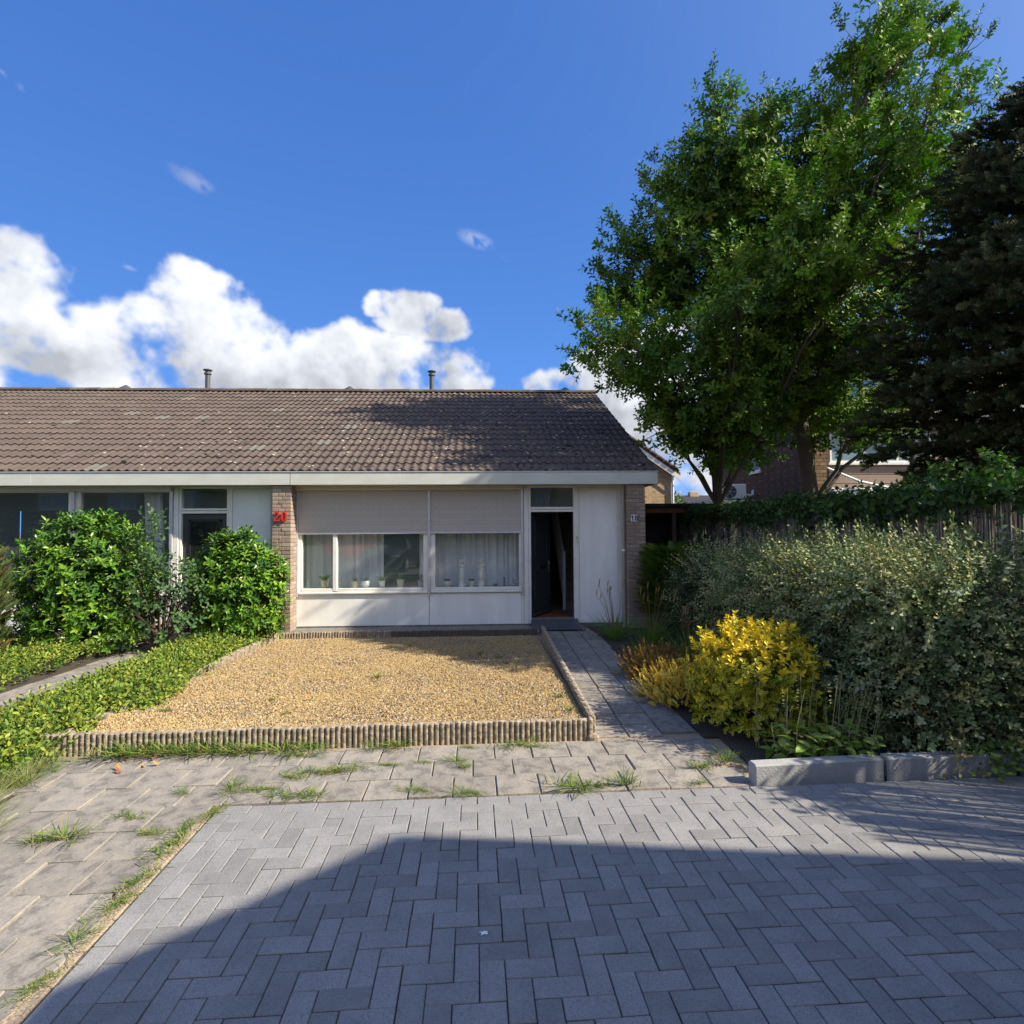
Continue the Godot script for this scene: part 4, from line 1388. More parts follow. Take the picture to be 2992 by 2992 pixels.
func car(called: String, label: String, at: Vector3, turn: float, body: Material, tall: float, long: float) -> void:
	var c := thing(called, label, "car", at)
	c.rotation.y = turn
	# stations from the nose (-z) back: [z, half width, sill height, belt height, roof half width, roof height]
	var L := long / 4.5
	var st := [[-2.25, 0.70, 0.30, 0.62, 0.60, 0.66], [-2.15, 0.86, 0.22, 0.74, 0.74, 0.80], [-1.7, 0.91, 0.20, 0.88, 0.80, 0.95], [-1.05, 0.92, 0.20, 0.96, 0.80, 1.02], [-0.45, 0.92, 0.20, 0.99, 0.66, tall - 0.06], [0.3, 0.92, 0.20, 1.0, 0.66, tall], [1.2, 0.92, 0.20, 1.02, 0.65, tall - 0.03], [1.8, 0.91, 0.22, 1.02, 0.62, tall - 0.12], [2.15, 0.88, 0.28, 0.98, 0.70, 1.04], [2.25, 0.78, 0.36, 0.80, 0.70, 0.84]]
	var k := MB.new()
	var wn := MB.new()
	var rings := []
	for s in st:
		var z: float = s[0] * L
		rings.append([Vector3(-s[1] * 0.9, s[2], z), Vector3(-s[1], lerpf(s[2], s[3], 0.5), z), Vector3(-s[1] * 0.97, s[3], z), Vector3(-s[4], s[5] - 0.03, z), Vector3(-s[4] * 0.8, s[5], z), Vector3(s[4] * 0.8, s[5], z), Vector3(s[4], s[5] - 0.03, z), Vector3(s[1] * 0.97, s[3], z), Vector3(s[1], lerpf(s[2], s[3], 0.5), z), Vector3(s[1] * 0.9, s[2], z)])
	for i in rings.size() - 1:
		for j in 10:
			var j2 := (j + 1) % 10
			var q = [rings[i][j], rings[i][j2], rings[i + 1][j2], rings[i + 1][j]]
			var out: Vector3 = (q[0] + q[1] + q[2] + q[3]) / 4 - Vector3(0, 0.7, (q[0].z + q[2].z) / 2)
			var is_glass := (j == 2 or j == 6) and i >= 3 and i <= 7 or (j == 4 or j == 3 or j == 5) and (i == 3 or i == 7)
			(wn if is_glass else k).quad_out(q[0], q[1], q[2], q[3], out)
	for e in [0, rings.size() - 1]:
		for j in range(1, 9):
			k.tri_out(rings[e][0], rings[e][j], rings[e][j + 1], Vector3(0, 0, -1 if e == 0 else 1))
	part(c, "body", k.mesh(), body)
	part(c, "windows", wn.mesh(), M.car_glass)
	for s in [[-0.82, -1.4], [0.82, -1.4], [-0.82, 1.38], [0.82, 1.38]]:
		var w := MB.new()
		var wx: float = s[0]
		var d := signf(wx)
		w.tube([Vector3(wx - d * 0.10, 0.335, s[1] * L), Vector3(wx + d * 0.105, 0.335, s[1] * L)], [0.335, 0.325], 22)
		var wheel := part(c, "wheel", w.mesh(), M.rubber)
		var rm := MB.new()
		rm.tube([Vector3(wx + d * 0.10, 0.335, s[1] * L), Vector3(wx + d * 0.112, 0.335, s[1] * L)], [0.22, 0.20], 14)
		part(wheel, "rim", rm.mesh(), M.alu)
	for d in [-1.0, 1.0]:
		var hl := MB.new()
		hl.bevel(Vector3(minf(d * 0.42, d * 0.80), 0.66, -2.24 * L), Vector3(maxf(d * 0.42, d * 0.80), 0.77, -2.05 * L), 0.03)
		part(c, "headlight", hl.mesh(), M.lamp_glass)
		var mr := MB.new()
		mr.bevel(Vector3(minf(d * 0.95, d * 1.10), 0.98, -0.72 * L), Vector3(maxf(d * 0.95, d * 1.10), 1.12, -0.56 * L), 0.03)
		part(c, "mirror", mr.mesh(), body)
	box_part(c, "grille", Vector3(-0.40, 0.44, -2.275 * L), Vector3(0.40, 0.62, -2.2 * L), M.black, 0.02)
	box_part(c, "bumper", Vector3(-0.72, 0.24, -2.29 * L), Vector3(0.72, 0.40, -2.16 * L), M.black, 0.04)


func across_the_street() -> void:
	# the house that shades the street paving from the right
	var a := thing("gable_fronted_house", "brick house at the viewer's side whose gable shades the street paving", "house")
	part(a, "wall", gable_block(3.75, 12.9, -0.62, 9.0, 4.28, 2.72, false), M.far_light)
	gable_roof(a, "roof", 3.75, 12.9, -0.62, 9.0, 4.26, 2.72, false, M.far_tiles, 0.12, 0.10)
	# seen only as reflections in the window panes: cars and houses over the road
	car("black_car", "black sport utility car parked behind the viewer, mirrored in the wide window", Vector3(-4.25, 0, 5.4), 0.12, M.car_black, 1.66, 4.5)
	car("red_car", "red car parked across the road, mirrored in the window", Vector3(-9.0, 0, 14.2), 0.5, M.car_red, 1.5, 4.1)
	car("white_car", "white car parked next to the red one, mirrored in the window", Vector3(-11.3, 0, 13.0), 0.4, M.car_white, 1.5, 4.2)
	var says := ["brick house straight across the road, mirrored faintly in the pane above the open door", "brown brick house across the road, mirrored behind the black car", "brick house across the road, mirrored above the laurels", "third brick house across the road, mirrored beyond the conifer", "last brick house of the row across the road, mirrored at the picture's edge"]
	for k in 5:
		var h := thing("brick_house", says[k], "house", Vector3(1.3 - k * 9.9, 0, 20.0 + 0.5 * (k % 2)), "houses across the road")
		part(h, "wall", gable_block(-5.0, 5.0, 0.0, 9.0, 5.4, 3.0, k != 1), M.far_dark)
		gable_roof(h, "roof", -5.0, 5.0, 0.0, 9.0, 5.4, 3.0, k != 1, M.far_tiles)
		for w in 4:
			far_window(h, Vector3(-2.4 + (w % 2) * 4.8, 1.5 + (w / 2) * 2.6, -0.005), 1.9, 1.2, Vector3.FORWARD, M.bright_white, M.pane_blue, 1)


# ------------------------------------------------------------------ reed fence, canopy
func fence_and_canopy() -> void:
	var f := thing("reed_fence", "weathered grey reed screen fence along the hedge, from house wall to kerb", "fence")
	var reed := CylinderMesh.new()
	reed.top_radius = 0.0042
	reed.bottom_radius = 0.005
	reed.height = 1.0
	reed.radial_segments = 5
	reed.rings = 0
	reed.cap_bottom = false
	var sc := Scatter.new()
	var z := -2.4
	while z > -16.4:
		for lay in 2:
			var high := 2.13 + rf(-0.05, 0.10) + 0.05 * sin(z * 1.7)
			var g := rf(0.09, 0.38)
			var lean := Basis(Vector3.RIGHT, rf(-0.025, 0.025)) * Basis(Vector3.BACK, rf(-0.012, 0.012))
			sc.add(Transform3D(lean * Basis().scaled(Vector3(1, high, 1)), Vector3(5.02 + lay * 0.010 + rf(-0.003, 0.003), high / 2, z + rf(-0.003, 0.003))), Color(g, g * 0.93, g * 0.84))
		z -= rf(0.0085, 0.0115)
	many(f, "reeds", reed, M.reed, sc)
	var k := MB.new()
	for y in [0.35, 0.95, 1.55, 1.95]:
		k.tube([Vector3(5.012, y, -2.4), Vector3(5.012, y + 0.01, -9.0), Vector3(5.012, y, -16.4)], [0.002, 0.002, 0.002], 4)
	part(f, "wire", k.mesh(), M.flue)
	for n in 7:
		box_part(f, "post", Vector3(5.05, 0, -2.6 - n * 2.25), Vector3(5.12, 2.20, -2.67 - n * 2.25), M.post, 0.006)
	# timber canopy between the end house and the fence
	var c := thing("timber_canopy", "low timber canopy with black roof edge beside the end house wall", "canopy")
	box_part(c, "roof_edge", Vector3(2.96, 2.335, -13.6), Vector3(5.3, 2.425, -13.52), M.bitumen, 0.008)
	box_part(c, "roofing", Vector3(2.96, 2.37, -17.5), Vector3(6.3, 2.42, -13.6), M.bitumen)
	box_part(c, "front_beam", Vector3(2.97, 2.20, -13.72), Vector3(5.55, 2.33, -13.62), M.beam, 0.006)
	for n in 6:
		box_part(c, "rafter", Vector3(3.1 + n * 0.55, 2.20, -17.4), Vector3(3.17 + n * 0.55, 2.335, -13.75), M.beam)
	for x in [3.1, 4.5, 6.1]:
		box_part(c, "post", Vector3(x, 0, -13.72), Vector3(x + 0.1, 2.2, -13.62), M.post)
	box_part(c, "shade_backing", Vector3(2.97, 0, -14.7), Vector3(5.5, 2.19, -14.65), M.bitumen)  # near black sheet standing in for the dark under the canopy
	var ends := ["squared timber end showing among the leaves on top of the fence, under the thinner trunk", "squared timber end showing on top of the fence, beside the thicker trunk"]
	for n in 2:
		var o := box_part(self, numbered("timber_post"), Vector3(-0.06, -0.6, -0.16), Vector3(0.06, 0.12, 0.16), M.post, 0.008)
		o.transform = Transform3D(Basis(Vector3.RIGHT, 0.5 - n * 0.2), Vector3(5.1, 2.14, [-10.2, -9.3][n]))
		tag(o, ends[n], "timber post", "timber ends above the fence")


# ------------------------------------------------------------------ plants
const OVAL := [[0.0, 0.10], [0.25, 0.78], [0.52, 1.0], [0.8, 0.66], [1.0, 0.02]]
const ROUND := [[0.0, 0.15], [0.35, 0.95], [0.75, 0.85], [1.0, 0.05]]
const BLADE := [[0.0, 0.8], [0.4, 1.0], [0.75, 0.7], [1.0, 0.02]]
const OAK := [[0.0, 0.08], [0.2, 0.42], [0.32, 0.30], [0.5, 0.92], [0.6, 0.52], [0.76, 1.0], [0.86, 0.55], [1.0, 0.10]]
const MAPLE := [[0.0, 0.04], [0.16, 0.62], [0.30, 1.0], [0.36, 0.5], [0.60, 0.92], [0.66, 0.42], [0.84, 0.34], [1.0, 0.02]]


func one_leaf(long: float, wide: float, shape: Array, droop := 0.18, fold := 0.28) -> ArrayMesh:
	var k := MB.new()
	k.leaf(Vector3.ZERO, Vector3.UP, Vector3.BACK, long, wide, shape, droop, fold)
	return k.mesh()


# a twig of several leaves along +y, stem included
func sprig(n: int, length: float, long: float, wide: float, shape: Array, spread := 0.9, up := 0.5, bend := 0.1, stem := 0.003) -> ArrayMesh:
	var k := MB.new()
	var p := func(t: float) -> Vector3: return Vector3(0, length * t, -bend * length * t * t)
	k.tube([p.call(0.0), p.call(0.5), p.call(1.0)], [stem, stem * 0.8, stem * 0.4], 3, false)
	for i in n:
		var t := (i + 0.6) / n
		var a := i * 2.4 + rf(-0.4, 0.4)
		var out := Vector3(cos(a), 0, sin(a))
		var dir := (out * spread + Vector3.UP * (up + rf(-0.2, 0.3))).normalized()
		if i == n - 1:
			dir = (Vector3.UP + out * 0.3).normalized()
		var s := rf(0.75, 1.15) * (1.0 - 0.25 * absf(t - 0.55))
		k.leaf(p.call(t), dir, Vector3.UP + rv(0.35), long * s, wide * s, shape, rf(0.05, 0.3), rf(0.1, 0.4))
	return k.mesh()


func tuft_mesh(n: int, high: float, spread: float, wide: float, along := 0.0) -> ArrayMesh:
	var k := MB.new()
	k.colored = along > 0.0
	for i in n:
		var a := rf(0, TAU)
		var out := Vector3(cos(a), 0, sin(a))
		var lean := rf(0.15, 1.0) * spread
		var hh := high * rf(0.35, 1.15)
		var tone := Color(0.11, 0.20, 0.03).lerp(Color(0.21, 0.25, 0.05), rng.randf())
		if rng.randf() < 0.16:
			tone = Color(0.34, 0.27, 0.12)
		elif rng.randf() < 0.25:
			tone = Color(0.06, 0.12, 0.025)
		var root := out * rf(0.0, 0.3) * high + Vector3(rng.randfn() * along, 0, rng.randfn() * along * 0.22)
		k.leaf(root, (Vector3.UP + out * lean).normalized(), Vector3.UP - out * 0.6 + rv(0.2), hh * (1.0 + lean * 0.35), wide * rf(0.5, 1.25), BLADE, rf(0.1, 0.45), 0.3, tone, tone)
	return k.mesh()


func green(base: Color, vary := 0.25) -> Color:
	var k := 1.0 + rf(-vary, vary)
	return Color(base.r * k * rf(0.9, 1.12), base.g * k, base.b * k * rf(0.85, 1.1))


func pick(cols: Array) -> Color:
	return green(cols[rng.randi_range(0, cols.size() - 1)], 0.18)


func rosette_bush(called: String, label: String, at: Vector3, radii: Vector3, shoots: int, per: int, leaf: ArrayMesh, cols: Array, m: Material, parts: int, part_mats: Array, category := "shrub", inner := 0.5, gap := 0.0) -> Node3D:
	var b := thing(called, label, category, Vector3(at.x, 0, at.z))
	var core := Vector3(0, at.y, 0)
	var all := []
	var f := noise(1.1, 2, FastNoiseLite.TYPE_SIMPLEX_SMOOTH, rng.randi_range(1, 99))
	var stems := MB.new()
	for s in shoots:
		var d := rv().normalized()
		if d.y < -0.9:
			d.y = -d.y
		if d.y < 0.0:
			var hz := Vector2(d.x, d.z).normalized() * 0.96
			d = Vector3(hz.x, d.y, hz.y)
		var lump := 1.0 + 0.17 * f.get_noise_3dv(d * 1.6 + at)
		var deep := s < int(shoots * inner)
		var r := rf(0.45, 0.86) if deep else rf(0.86, 1.04) * lump
		var p := core + d * radii * r
		if p.y < 0.06:
			p.y = rf(0.06, 0.25)
		if gap > 0.0 and f.get_noise_3dv(p * 2.2) < -0.28 + (1.0 - gap) * -0.2:
			continue
		var ax := (d + Vector3.UP * rf(0.3, 0.9) + rv(0.22)).normalized()
		if s % 7 == 0:
			stems.tube([core * 0.12 + d * 0.05, core * 0.6 + d * radii * 0.4, p], [0.014, 0.009, 0.004], 4, false)
		var side := ax.cross(Vector3(0.31, 0.9, 0.2)).normalized()
		var side2 := ax.cross(side)
		var tone := pick(cols)
		for i in per:
			var a := i * 2.39996 + s
			var out := side * cos(a) + side2 * sin(a)
			var t := float(i) / per
			var dir := (out * lerpf(1.0, 0.55, t) + ax * lerpf(0.15, 1.0, t) + rv(0.12)).normalized()
			var nr := (ax * 1.0 - out * 0.25 + rv(0.15)).normalized()
			var sz := rf(0.75, 1.12) * lerpf(1.0, 0.78, t)
			all.append([Transform3D(frame(dir, nr).scaled_local(Vector3.ONE * sz), p + ax * (t - 0.6) * 0.11), Color(tone.r * rf(0.85, 1.15), tone.g * rf(0.88, 1.12), tone.b), -1.0 if deep else d.z + d.y * 0.4 + rf(0, 0.3)])
	all.sort_custom(func(x, y) -> bool: return x[2] > y[2])
	var sc := Scatter.new()
	for i in all.size():
		if i < parts:
			part(b, "leaf", leaf, part_mats[i % part_mats.size()], all[i][0])
		else:
			sc.add(all[i][0], all[i][1])
	many(b, "foliage", leaf, m, sc)
	if stems.v.size():
		part(b, "stems", stems.mesh(), M.twig)
	return b


func plants() -> void:
	var laurel_leaf := one_leaf(0.110, 0.043, OVAL, 0.22, 0.3)
	var lc := [lin(0.115, 0.235, 0.022), lin(0.080, 0.175, 0.024), lin(0.165, 0.30, 0.03), lin(0.055, 0.13, 0.025)]
	var lm := []
	for c in [lin(0.115, 0.23, 0.024), lin(0.165, 0.30, 0.03), lin(0.08, 0.17, 0.025)]:
		lm.append(leaf_mat(c, 0.3, Color(0.42, 0.60, 0.12), false))
	for k in lc.size():
		lc[k] = lc[k].srgb_to_linear()
	rosette_bush("laurel_bush", "big round glossy laurel bush in front of the neighbour's window", Vector3(-6.15, 1.06, -9.15), Vector3(1.02, 1.02, 0.75), 1750, 8, laurel_leaf, lc, M.laurel, 120, lm)
	rosette_bush("laurel_bush", "smaller bright laurel bush against the brick pier with the red number", Vector3(-4.02, 0.93, -9.45), Vector3(0.74, 0.86, 0.56), 1150, 8, laurel_leaf, lc, M.laurel, 110, lm)
	# bluish young oak shrub between the laurels
	var oak_leaf := one_leaf(0.085, 0.05, OAK, 0.15, 0.15)
	var oc := []
	for c in [lin(0.065, 0.125, 0.045), lin(0.085, 0.155, 0.06), lin(0.055, 0.11, 0.045), lin(0.10, 0.17, 0.06)]:
		oc.append(c.srgb_to_linear())
	var om := [leaf_mat(lin(0.08, 0.145, 0.055), 0.45, Color(0.4, 0.55, 0.18), false), leaf_mat(lin(0.06, 0.12, 0.045), 0.45, Color(0.4, 0.55, 0.18), false)]
	var yo := rosette_bush("young_oak", "young oak with dull lobed leaves growing between the two laurel bushes", Vector3(-4.95, 0.72, -8.95), Vector3(0.74, 0.80, 0.45), 430, 6, oak_leaf, oc, M.leaf, 60, om, "shrub", 0.35, 0.9)
	var sp := Scatter.new()
	var tw := sprig(9, 0.34, 0.07, 0.042, OAK, 0.8, 0.5, 0.05)
	for k in 46:
		var y := rf(1.2, 2.12)
		sp.add(Transform3D(frame(Vector3(rf(-0.5, 0.3), 1, rf(-0.3, 0.3)), rv()), Vector3(-0.10 + rv(1).x * 0.22 * (2.25 - y), y - 0.2, 0.1 + rf(-0.2, 0.2))), oc[rng.randi_range(0, 3)])
	many(yo, "upright_shoots", tw, M.leaf, sp)
	# rusty conifer at the picture's edge
	var spray := spray_mesh(0.20, 9, 0.075, 0.018)
	var rc := thing("rusty_cypress", "browning cypress shrub at the edge beside the big laurel bush", "shrub", Vector3(-6.72, 0, -7.55))
	var rs := Scatter.new()
	for k in 900:
		var y := rf(0.1, 1.75)
		var r := 0.46 * sqrt(clampf(1.0 - pow((y - 0.75) / 1.15, 2), 0.05, 1.0)) * rf(0.6, 1.05)
		var a := rf(0, TAU)
		var o := Vector3(cos(a), 0, sin(a))
		rs.add(Transform3D(frame((o * 0.7 + Vector3.UP * 0.8 + rv(0.2)), o + rv(0.3)), o * r + Vector3.UP * y), (Color(0.15, 0.10, 0.035) if rng.randf() < 0.22 else Color(0.075, 0.115, 0.035)))
	many(rc, "foliage", spray, M.dull, rs)
	ground_covers()
	hedge()
	border()


func spray_mesh(long: float, n: int, twig: float, wide: float) -> ArrayMesh:
	var k := MB.new()
	k.tube([Vector3.ZERO, Vector3(0, long, -0.05 * long)], [0.004, 0.0015], 3, false)
	for i in n:
		var t := 0.15 + 0.85 * i / n
		for s in [-1.0, 1.0]:
			k.leaf(Vector3(0, long * t, -0.05 * long * t), Vector3(s * 0.8, 0.75, rf(-0.15, 0.25)).normalized(), Vector3(rf(-0.3, 0.3), 0, 1), twig * (1.1 - 0.5 * t) * rf(0.8, 1.2), wide, [[0.0, 0.5], [0.3, 1.0], [0.8, 0.8], [1.0, 0.1]], rf(0.0, 0.25), 0.4)
	k.leaf(Vector3(0, long, -0.05 * long), Vector3.UP, Vector3.BACK, twig * 0.7, wide, [[0.0, 0.5], [0.5, 1.0], [1.0, 0.1]], 0.1, 0.4)
	return k.mesh()


func mat_of_leaves(o: Node3D, called: String, mesh: ArrayMesh, n: int, where: Callable, cols: Array, m: Material) -> void:
	var sc := Scatter.new()
	for k in n:
		var p: Vector3 = where.call()
		if p.y < -5.0:
			continue
		sc.add(Transform3D(frame(Vector3(rf(-1, 1), rf(0.25, 1.1), rf(-1, 1)), rv()).scaled_local(Vector3.ONE * rf(0.75, 1.25)), p), pick(cols))
	many(o, called, mesh, m, sc)


func ground_covers() -> void:
	var tw := sprig(8, 0.16, 0.045, 0.022, OVAL, 0.9, 0.5, 0.15, 0.0018)
	var cols := []
	for c in [lin(0.19, 0.26, 0.035), lin(0.12, 0.20, 0.03), lin(0.26, 0.31, 0.055), lin(0.08, 0.15, 0.03), lin(0.22, 0.26, 0.04)]:
		cols.append(c.srgb_to_linear())
	var dead := [Color(0.36, 0.20, 0.06), Color(0.42, 0.27, 0.10)]
	var f := noise(1.3, 3, FastNoiseLite.TYPE_SIMPLEX_SMOOTH, 31)
	var right := func(z: float) -> float:      # how far the mat spills over the edging
		return -3.56 + 0.16 * f.get_noise_2d(z * 1.4, 3.0) + 0.10 * exp(-pow((z + 6.3) / 0.35, 2)) * 2.2 + (0.05 if z > -7.5 else -0.06)
	var spot := func() -> Vector3:
		var z := -4.25 - pow(rng.randf(), 1.2) * 6.0
		var xr: float = right.call(z)
		var xl := -4.55 - 0.12 * f.get_noise_2d(z, 9.0)
		if z > -5.1:
			xl = -4.9 - (z + 5.1) * 0.6
			xr = -3.42 + (z + 5.1) * -0.15
		var u := rng.randf()
		var x := lerpf(xl, xr, u)
		var dome := pow(maxf(0.0, sin(PI * clampf(u, 0.02, 0.98))), 0.6)
		return Vector3(x, (0.04 + 0.11 * dome * (1.0 + 0.5 * f.get_noise_2d(x * 2.0, z * 2.0))) * rf(0.55, 1.0), z)
	var g := thing("ground_cover", "green leafy ground cover spilling over the edging from the neighbour's strip", "ground cover")
	g.set_meta("kind", "stuff")
	mat_of_leaves(g, "leaves", tw, 5200, spot, cols, M.leaf)
	var dl := one_leaf(0.05, 0.03, OVAL, 0.3, 0.5)
	mat_of_leaves(g, "withered_leaves", dl, 420, spot, dead, M.leaf)
	# strip on the far side of the neighbour's path
	var spot2 := func() -> Vector3:
		var z := -4.6 - rng.randf() * 4.3
		var x := rf(-8.0, -5.50)
		return Vector3(x, rf(0.02, 0.20) * (1.0 + 0.5 * f.get_noise_2d(x * 2.0, z * 2.0)), z)
	var g2 := thing("ground_cover", "feathery green ground cover beyond the neighbour's path, below the big laurel bush", "ground cover")
	g2.set_meta("kind", "stuff")
	mat_of_leaves(g2, "leaves", tw, 2600, spot2, cols, M.leaf)
	# pale grass at the corner of the tiles
	var tuft := tuft_mesh(26, 0.28, 1.9, 0.006)
	var gc := []
	for c in [lin(0.19, 0.23, 0.07), lin(0.26, 0.27, 0.11), lin(0.12, 0.19, 0.04)]:
		gc.append(c.srgb_to_linear())
	var gg := thing("tall_grass", "long pale grass lolling over the tiles at the picture's edge", "grass")
	gg.set_meta("kind", "stuff")
	var sc := Scatter.new()
	for k in 330:
		var z := rf(-4.7, -3.5)
		var x := rf(-4.3, -3.02 + 0.12 * sin(z * 5.0) + (z + 3.5) * 0.28)
		sc.add(Transform3D(Basis(Vector3.UP, rf(0, TAU)).scaled(Vector3.ONE * rf(0.35, 0.75)), Vector3(x, 0, z)), pick(gc))
	for k in 500:
		sc.add(Transform3D(Basis(Vector3.UP, rf(0, TAU)).scaled(Vector3.ONE * rf(0.3, 0.6)), Vector3(rf(-6.5, -3.3), 0, rf(-3.6, -1.0))), pick(gc))
	many(gg, "blades", tuft, M.blade, sc)


func hedge() -> void:
	var shoot := sprig(16, 0.36, 0.036, 0.023, ROUND, 0.75, 0.45, 0.12, 0.002)
	var long_shoot := sprig(22, 0.60, 0.034, 0.021, ROUND, 0.7, 0.45, 0.10, 0.0025)
	var pale := []
	for c in [lin(0.25, 0.30, 0.135), lin(0.34, 0.38, 0.20), lin(0.17, 0.225, 0.085), lin(0.38, 0.36, 0.15), lin(0.115, 0.165, 0.06)]:
		pale.append(c.srgb_to_linear())
	var dark := []  # tones for the far end, with its shade put into the colour
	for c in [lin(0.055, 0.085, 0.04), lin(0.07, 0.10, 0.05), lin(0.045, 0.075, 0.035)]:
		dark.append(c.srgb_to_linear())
	var f := noise(0.9, 3, FastNoiseLite.TYPE_SIMPLEX_SMOOTH, 41)
	var h := thing("cotoneaster_hedge", "wide grey green hedge of small round leaves along the reed fence", "hedge")
	var sc := Scatter.new()
	var up := Scatter.new()
	var top := func(z: float) -> float: return lerpf(1.20, 1.36, smoothstep(-8.6, -5.2, z)) + 0.12 * f.get_noise_1d(z * 1.7) - 0.10 * smoothstep(-8.4, -9.6, z)
	for k in 6800:
		var z := rf(-9.85, -4.25)
		var hh: float = top.call(z)
		var p: Vector3
		var d: Vector3
		var kind := rng.randf()
		var round_in := 0.0
		if kind < 0.47:
			var y := pow(rng.randf(), 0.8) * hh
			round_in = pow(maxf(0.0, (y - hh + 0.35) / 0.35), 2) * 0.30 + 0.10 * (1.0 - y / hh)
			p = Vector3(3.33 + round_in + 0.34 * f.get_noise_2d(z * 1.6, y * 1.8) + rf(-0.10, 0.16), y, z)
			d = Vector3(-0.9, rf(-0.4, 0.9), rf(-0.5, 0.9)) + rv(0.35)
		elif kind < 0.87:
			var x := rf(3.40, 4.75)
			p = Vector3(x, hh - rf(-0.03, 0.18) - pow(maxf(0.0, (3.75 - x) / 0.4), 2) * 0.22 + 0.10 * f.get_noise_2d(x * 3.0, z * 2.0), z)
			d = Vector3(rf(-1.1, 0.1), rf(0.3, 1.2), rf(-0.4, 0.6)) + rv(0.2)
		else:
			p = Vector3(rf(3.38, 4.75), pow(rng.randf(), 0.8) * hh, -4.30 + rf(-0.14, 0.06))
			d = Vector3(rf(-0.7, 0.5), rf(-0.6, 0.6), 0.9) + rv(0.25)
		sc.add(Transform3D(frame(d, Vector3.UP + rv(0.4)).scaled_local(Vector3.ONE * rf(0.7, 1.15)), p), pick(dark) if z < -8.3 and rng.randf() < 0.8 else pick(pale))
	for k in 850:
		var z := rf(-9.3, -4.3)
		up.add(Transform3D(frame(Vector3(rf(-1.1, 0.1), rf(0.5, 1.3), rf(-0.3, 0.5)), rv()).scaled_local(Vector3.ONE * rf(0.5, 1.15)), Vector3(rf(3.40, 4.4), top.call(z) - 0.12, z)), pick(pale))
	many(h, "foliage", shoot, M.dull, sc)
	many(h, "long_shoots", long_shoot, M.dull, up)
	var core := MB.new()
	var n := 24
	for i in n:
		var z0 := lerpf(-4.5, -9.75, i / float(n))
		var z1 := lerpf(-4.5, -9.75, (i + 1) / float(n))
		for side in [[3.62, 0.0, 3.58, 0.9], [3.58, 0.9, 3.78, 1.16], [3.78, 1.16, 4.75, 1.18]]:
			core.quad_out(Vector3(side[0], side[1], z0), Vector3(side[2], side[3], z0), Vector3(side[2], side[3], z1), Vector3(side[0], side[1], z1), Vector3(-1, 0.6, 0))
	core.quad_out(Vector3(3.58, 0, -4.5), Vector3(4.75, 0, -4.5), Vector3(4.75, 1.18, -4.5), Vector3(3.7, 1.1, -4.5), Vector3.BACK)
	part(h, "dark_hull", core.mesh(), M.core)  # opaque near black hull, added as the shade inside the hedge
	# bright feathery shrub between hedge and house wall
	var spray := spray_mesh(0.26, 10, 0.085, 0.014)
	var c := thing("feathery_cypress", "bright green feathery shrub between the brick pier and the hedge", "shrub", Vector3(3.32, 0, -10.05))
	var cs := Scatter.new()
	for k in 800:
		var y := rf(0.25, 1.45)
		var a := rf(0, TAU)
		var o := Vector3(cos(a), 0, sin(a))
		var r := 0.46 * sqrt(clampf(1.0 - pow((y - 0.8) / 0.85, 2), 0.04, 1.0)) * rf(0.55, 1.05)
		cs.add(Transform3D(frame(o + Vector3.UP * 0.45 + rv(0.2), Vector3.UP + rv(0.3)), o * r + Vector3.UP * y), pick([Color(0.10, 0.17, 0.025), Color(0.07, 0.135, 0.025), Color(0.15, 0.21, 0.03)]))
	many(c, "foliage", spray, M.leaf, cs)
	# creeper on the fence
	var cr := thing("fence_creeper", "dark green creeper lying along the top of the reed fence", "creeper")
	var tw := sprig(6, 0.20, 0.085, 0.078, MAPLE, 1.0, 0.15, 0.2, 0.003)
	var s2 := Scatter.new()
	for k in 2100:
		var z := rf(-16.2, -2.8)
		var bank := 0.06 + 0.10 * (0.5 + 0.5 * f.get_noise_1d(z * 2.2)) 
		var hang := rng.randf() < 0.28
		var y := 2.14 + rf(-0.12, 1.0) * bank if not hang else 2.12 - pow(rng.randf(), 1.6) * 0.75 * (0.3 + maxf(0.0, f.get_noise_1d(z * 3.1 + 40.0)) * 1.6)
		s2.add(Transform3D(frame(Vector3(rf(-1, 0.2), rf(-0.6, 0.8), rf(-0.7, 0.7)), Vector3(-0.8, 0.7, 0.3) + rv(0.4)).scaled_local(Vector3.ONE * rf(0.6, 1.1)), Vector3(5.00 + rf(-0.16, 0.18) - (0.05 if hang else 0.0), y, z)), pick([Color(0.06, 0.115, 0.03), Color(0.085, 0.15, 0.035), Color(0.045, 0.09, 0.03)]))
	for n2 in 2:
		var base := [Vector3(5.1, 2.2, -5.5), Vector3(5.1, 2.2, -6.2)]
		for k in 26:
			s2.add(Transform3D(frame(Vector3(rf(-1, 1), 0.4, rf(-0.5, 0.8)), Vector3(-0.5, 0.6, 0.7) + rv(0.3)).scaled_local(Vector3.ONE * rf(0.5, 0.85)), base[n2] + Vector3(rf(-0.1, 0.1), k * 0.012, rf(-0.1, 0.1))), pick([Color(0.14, 0.24, 0.045), Color(0.10, 0.19, 0.04)]))
	many(cr, "leaves", tw, M.leaf, s2)


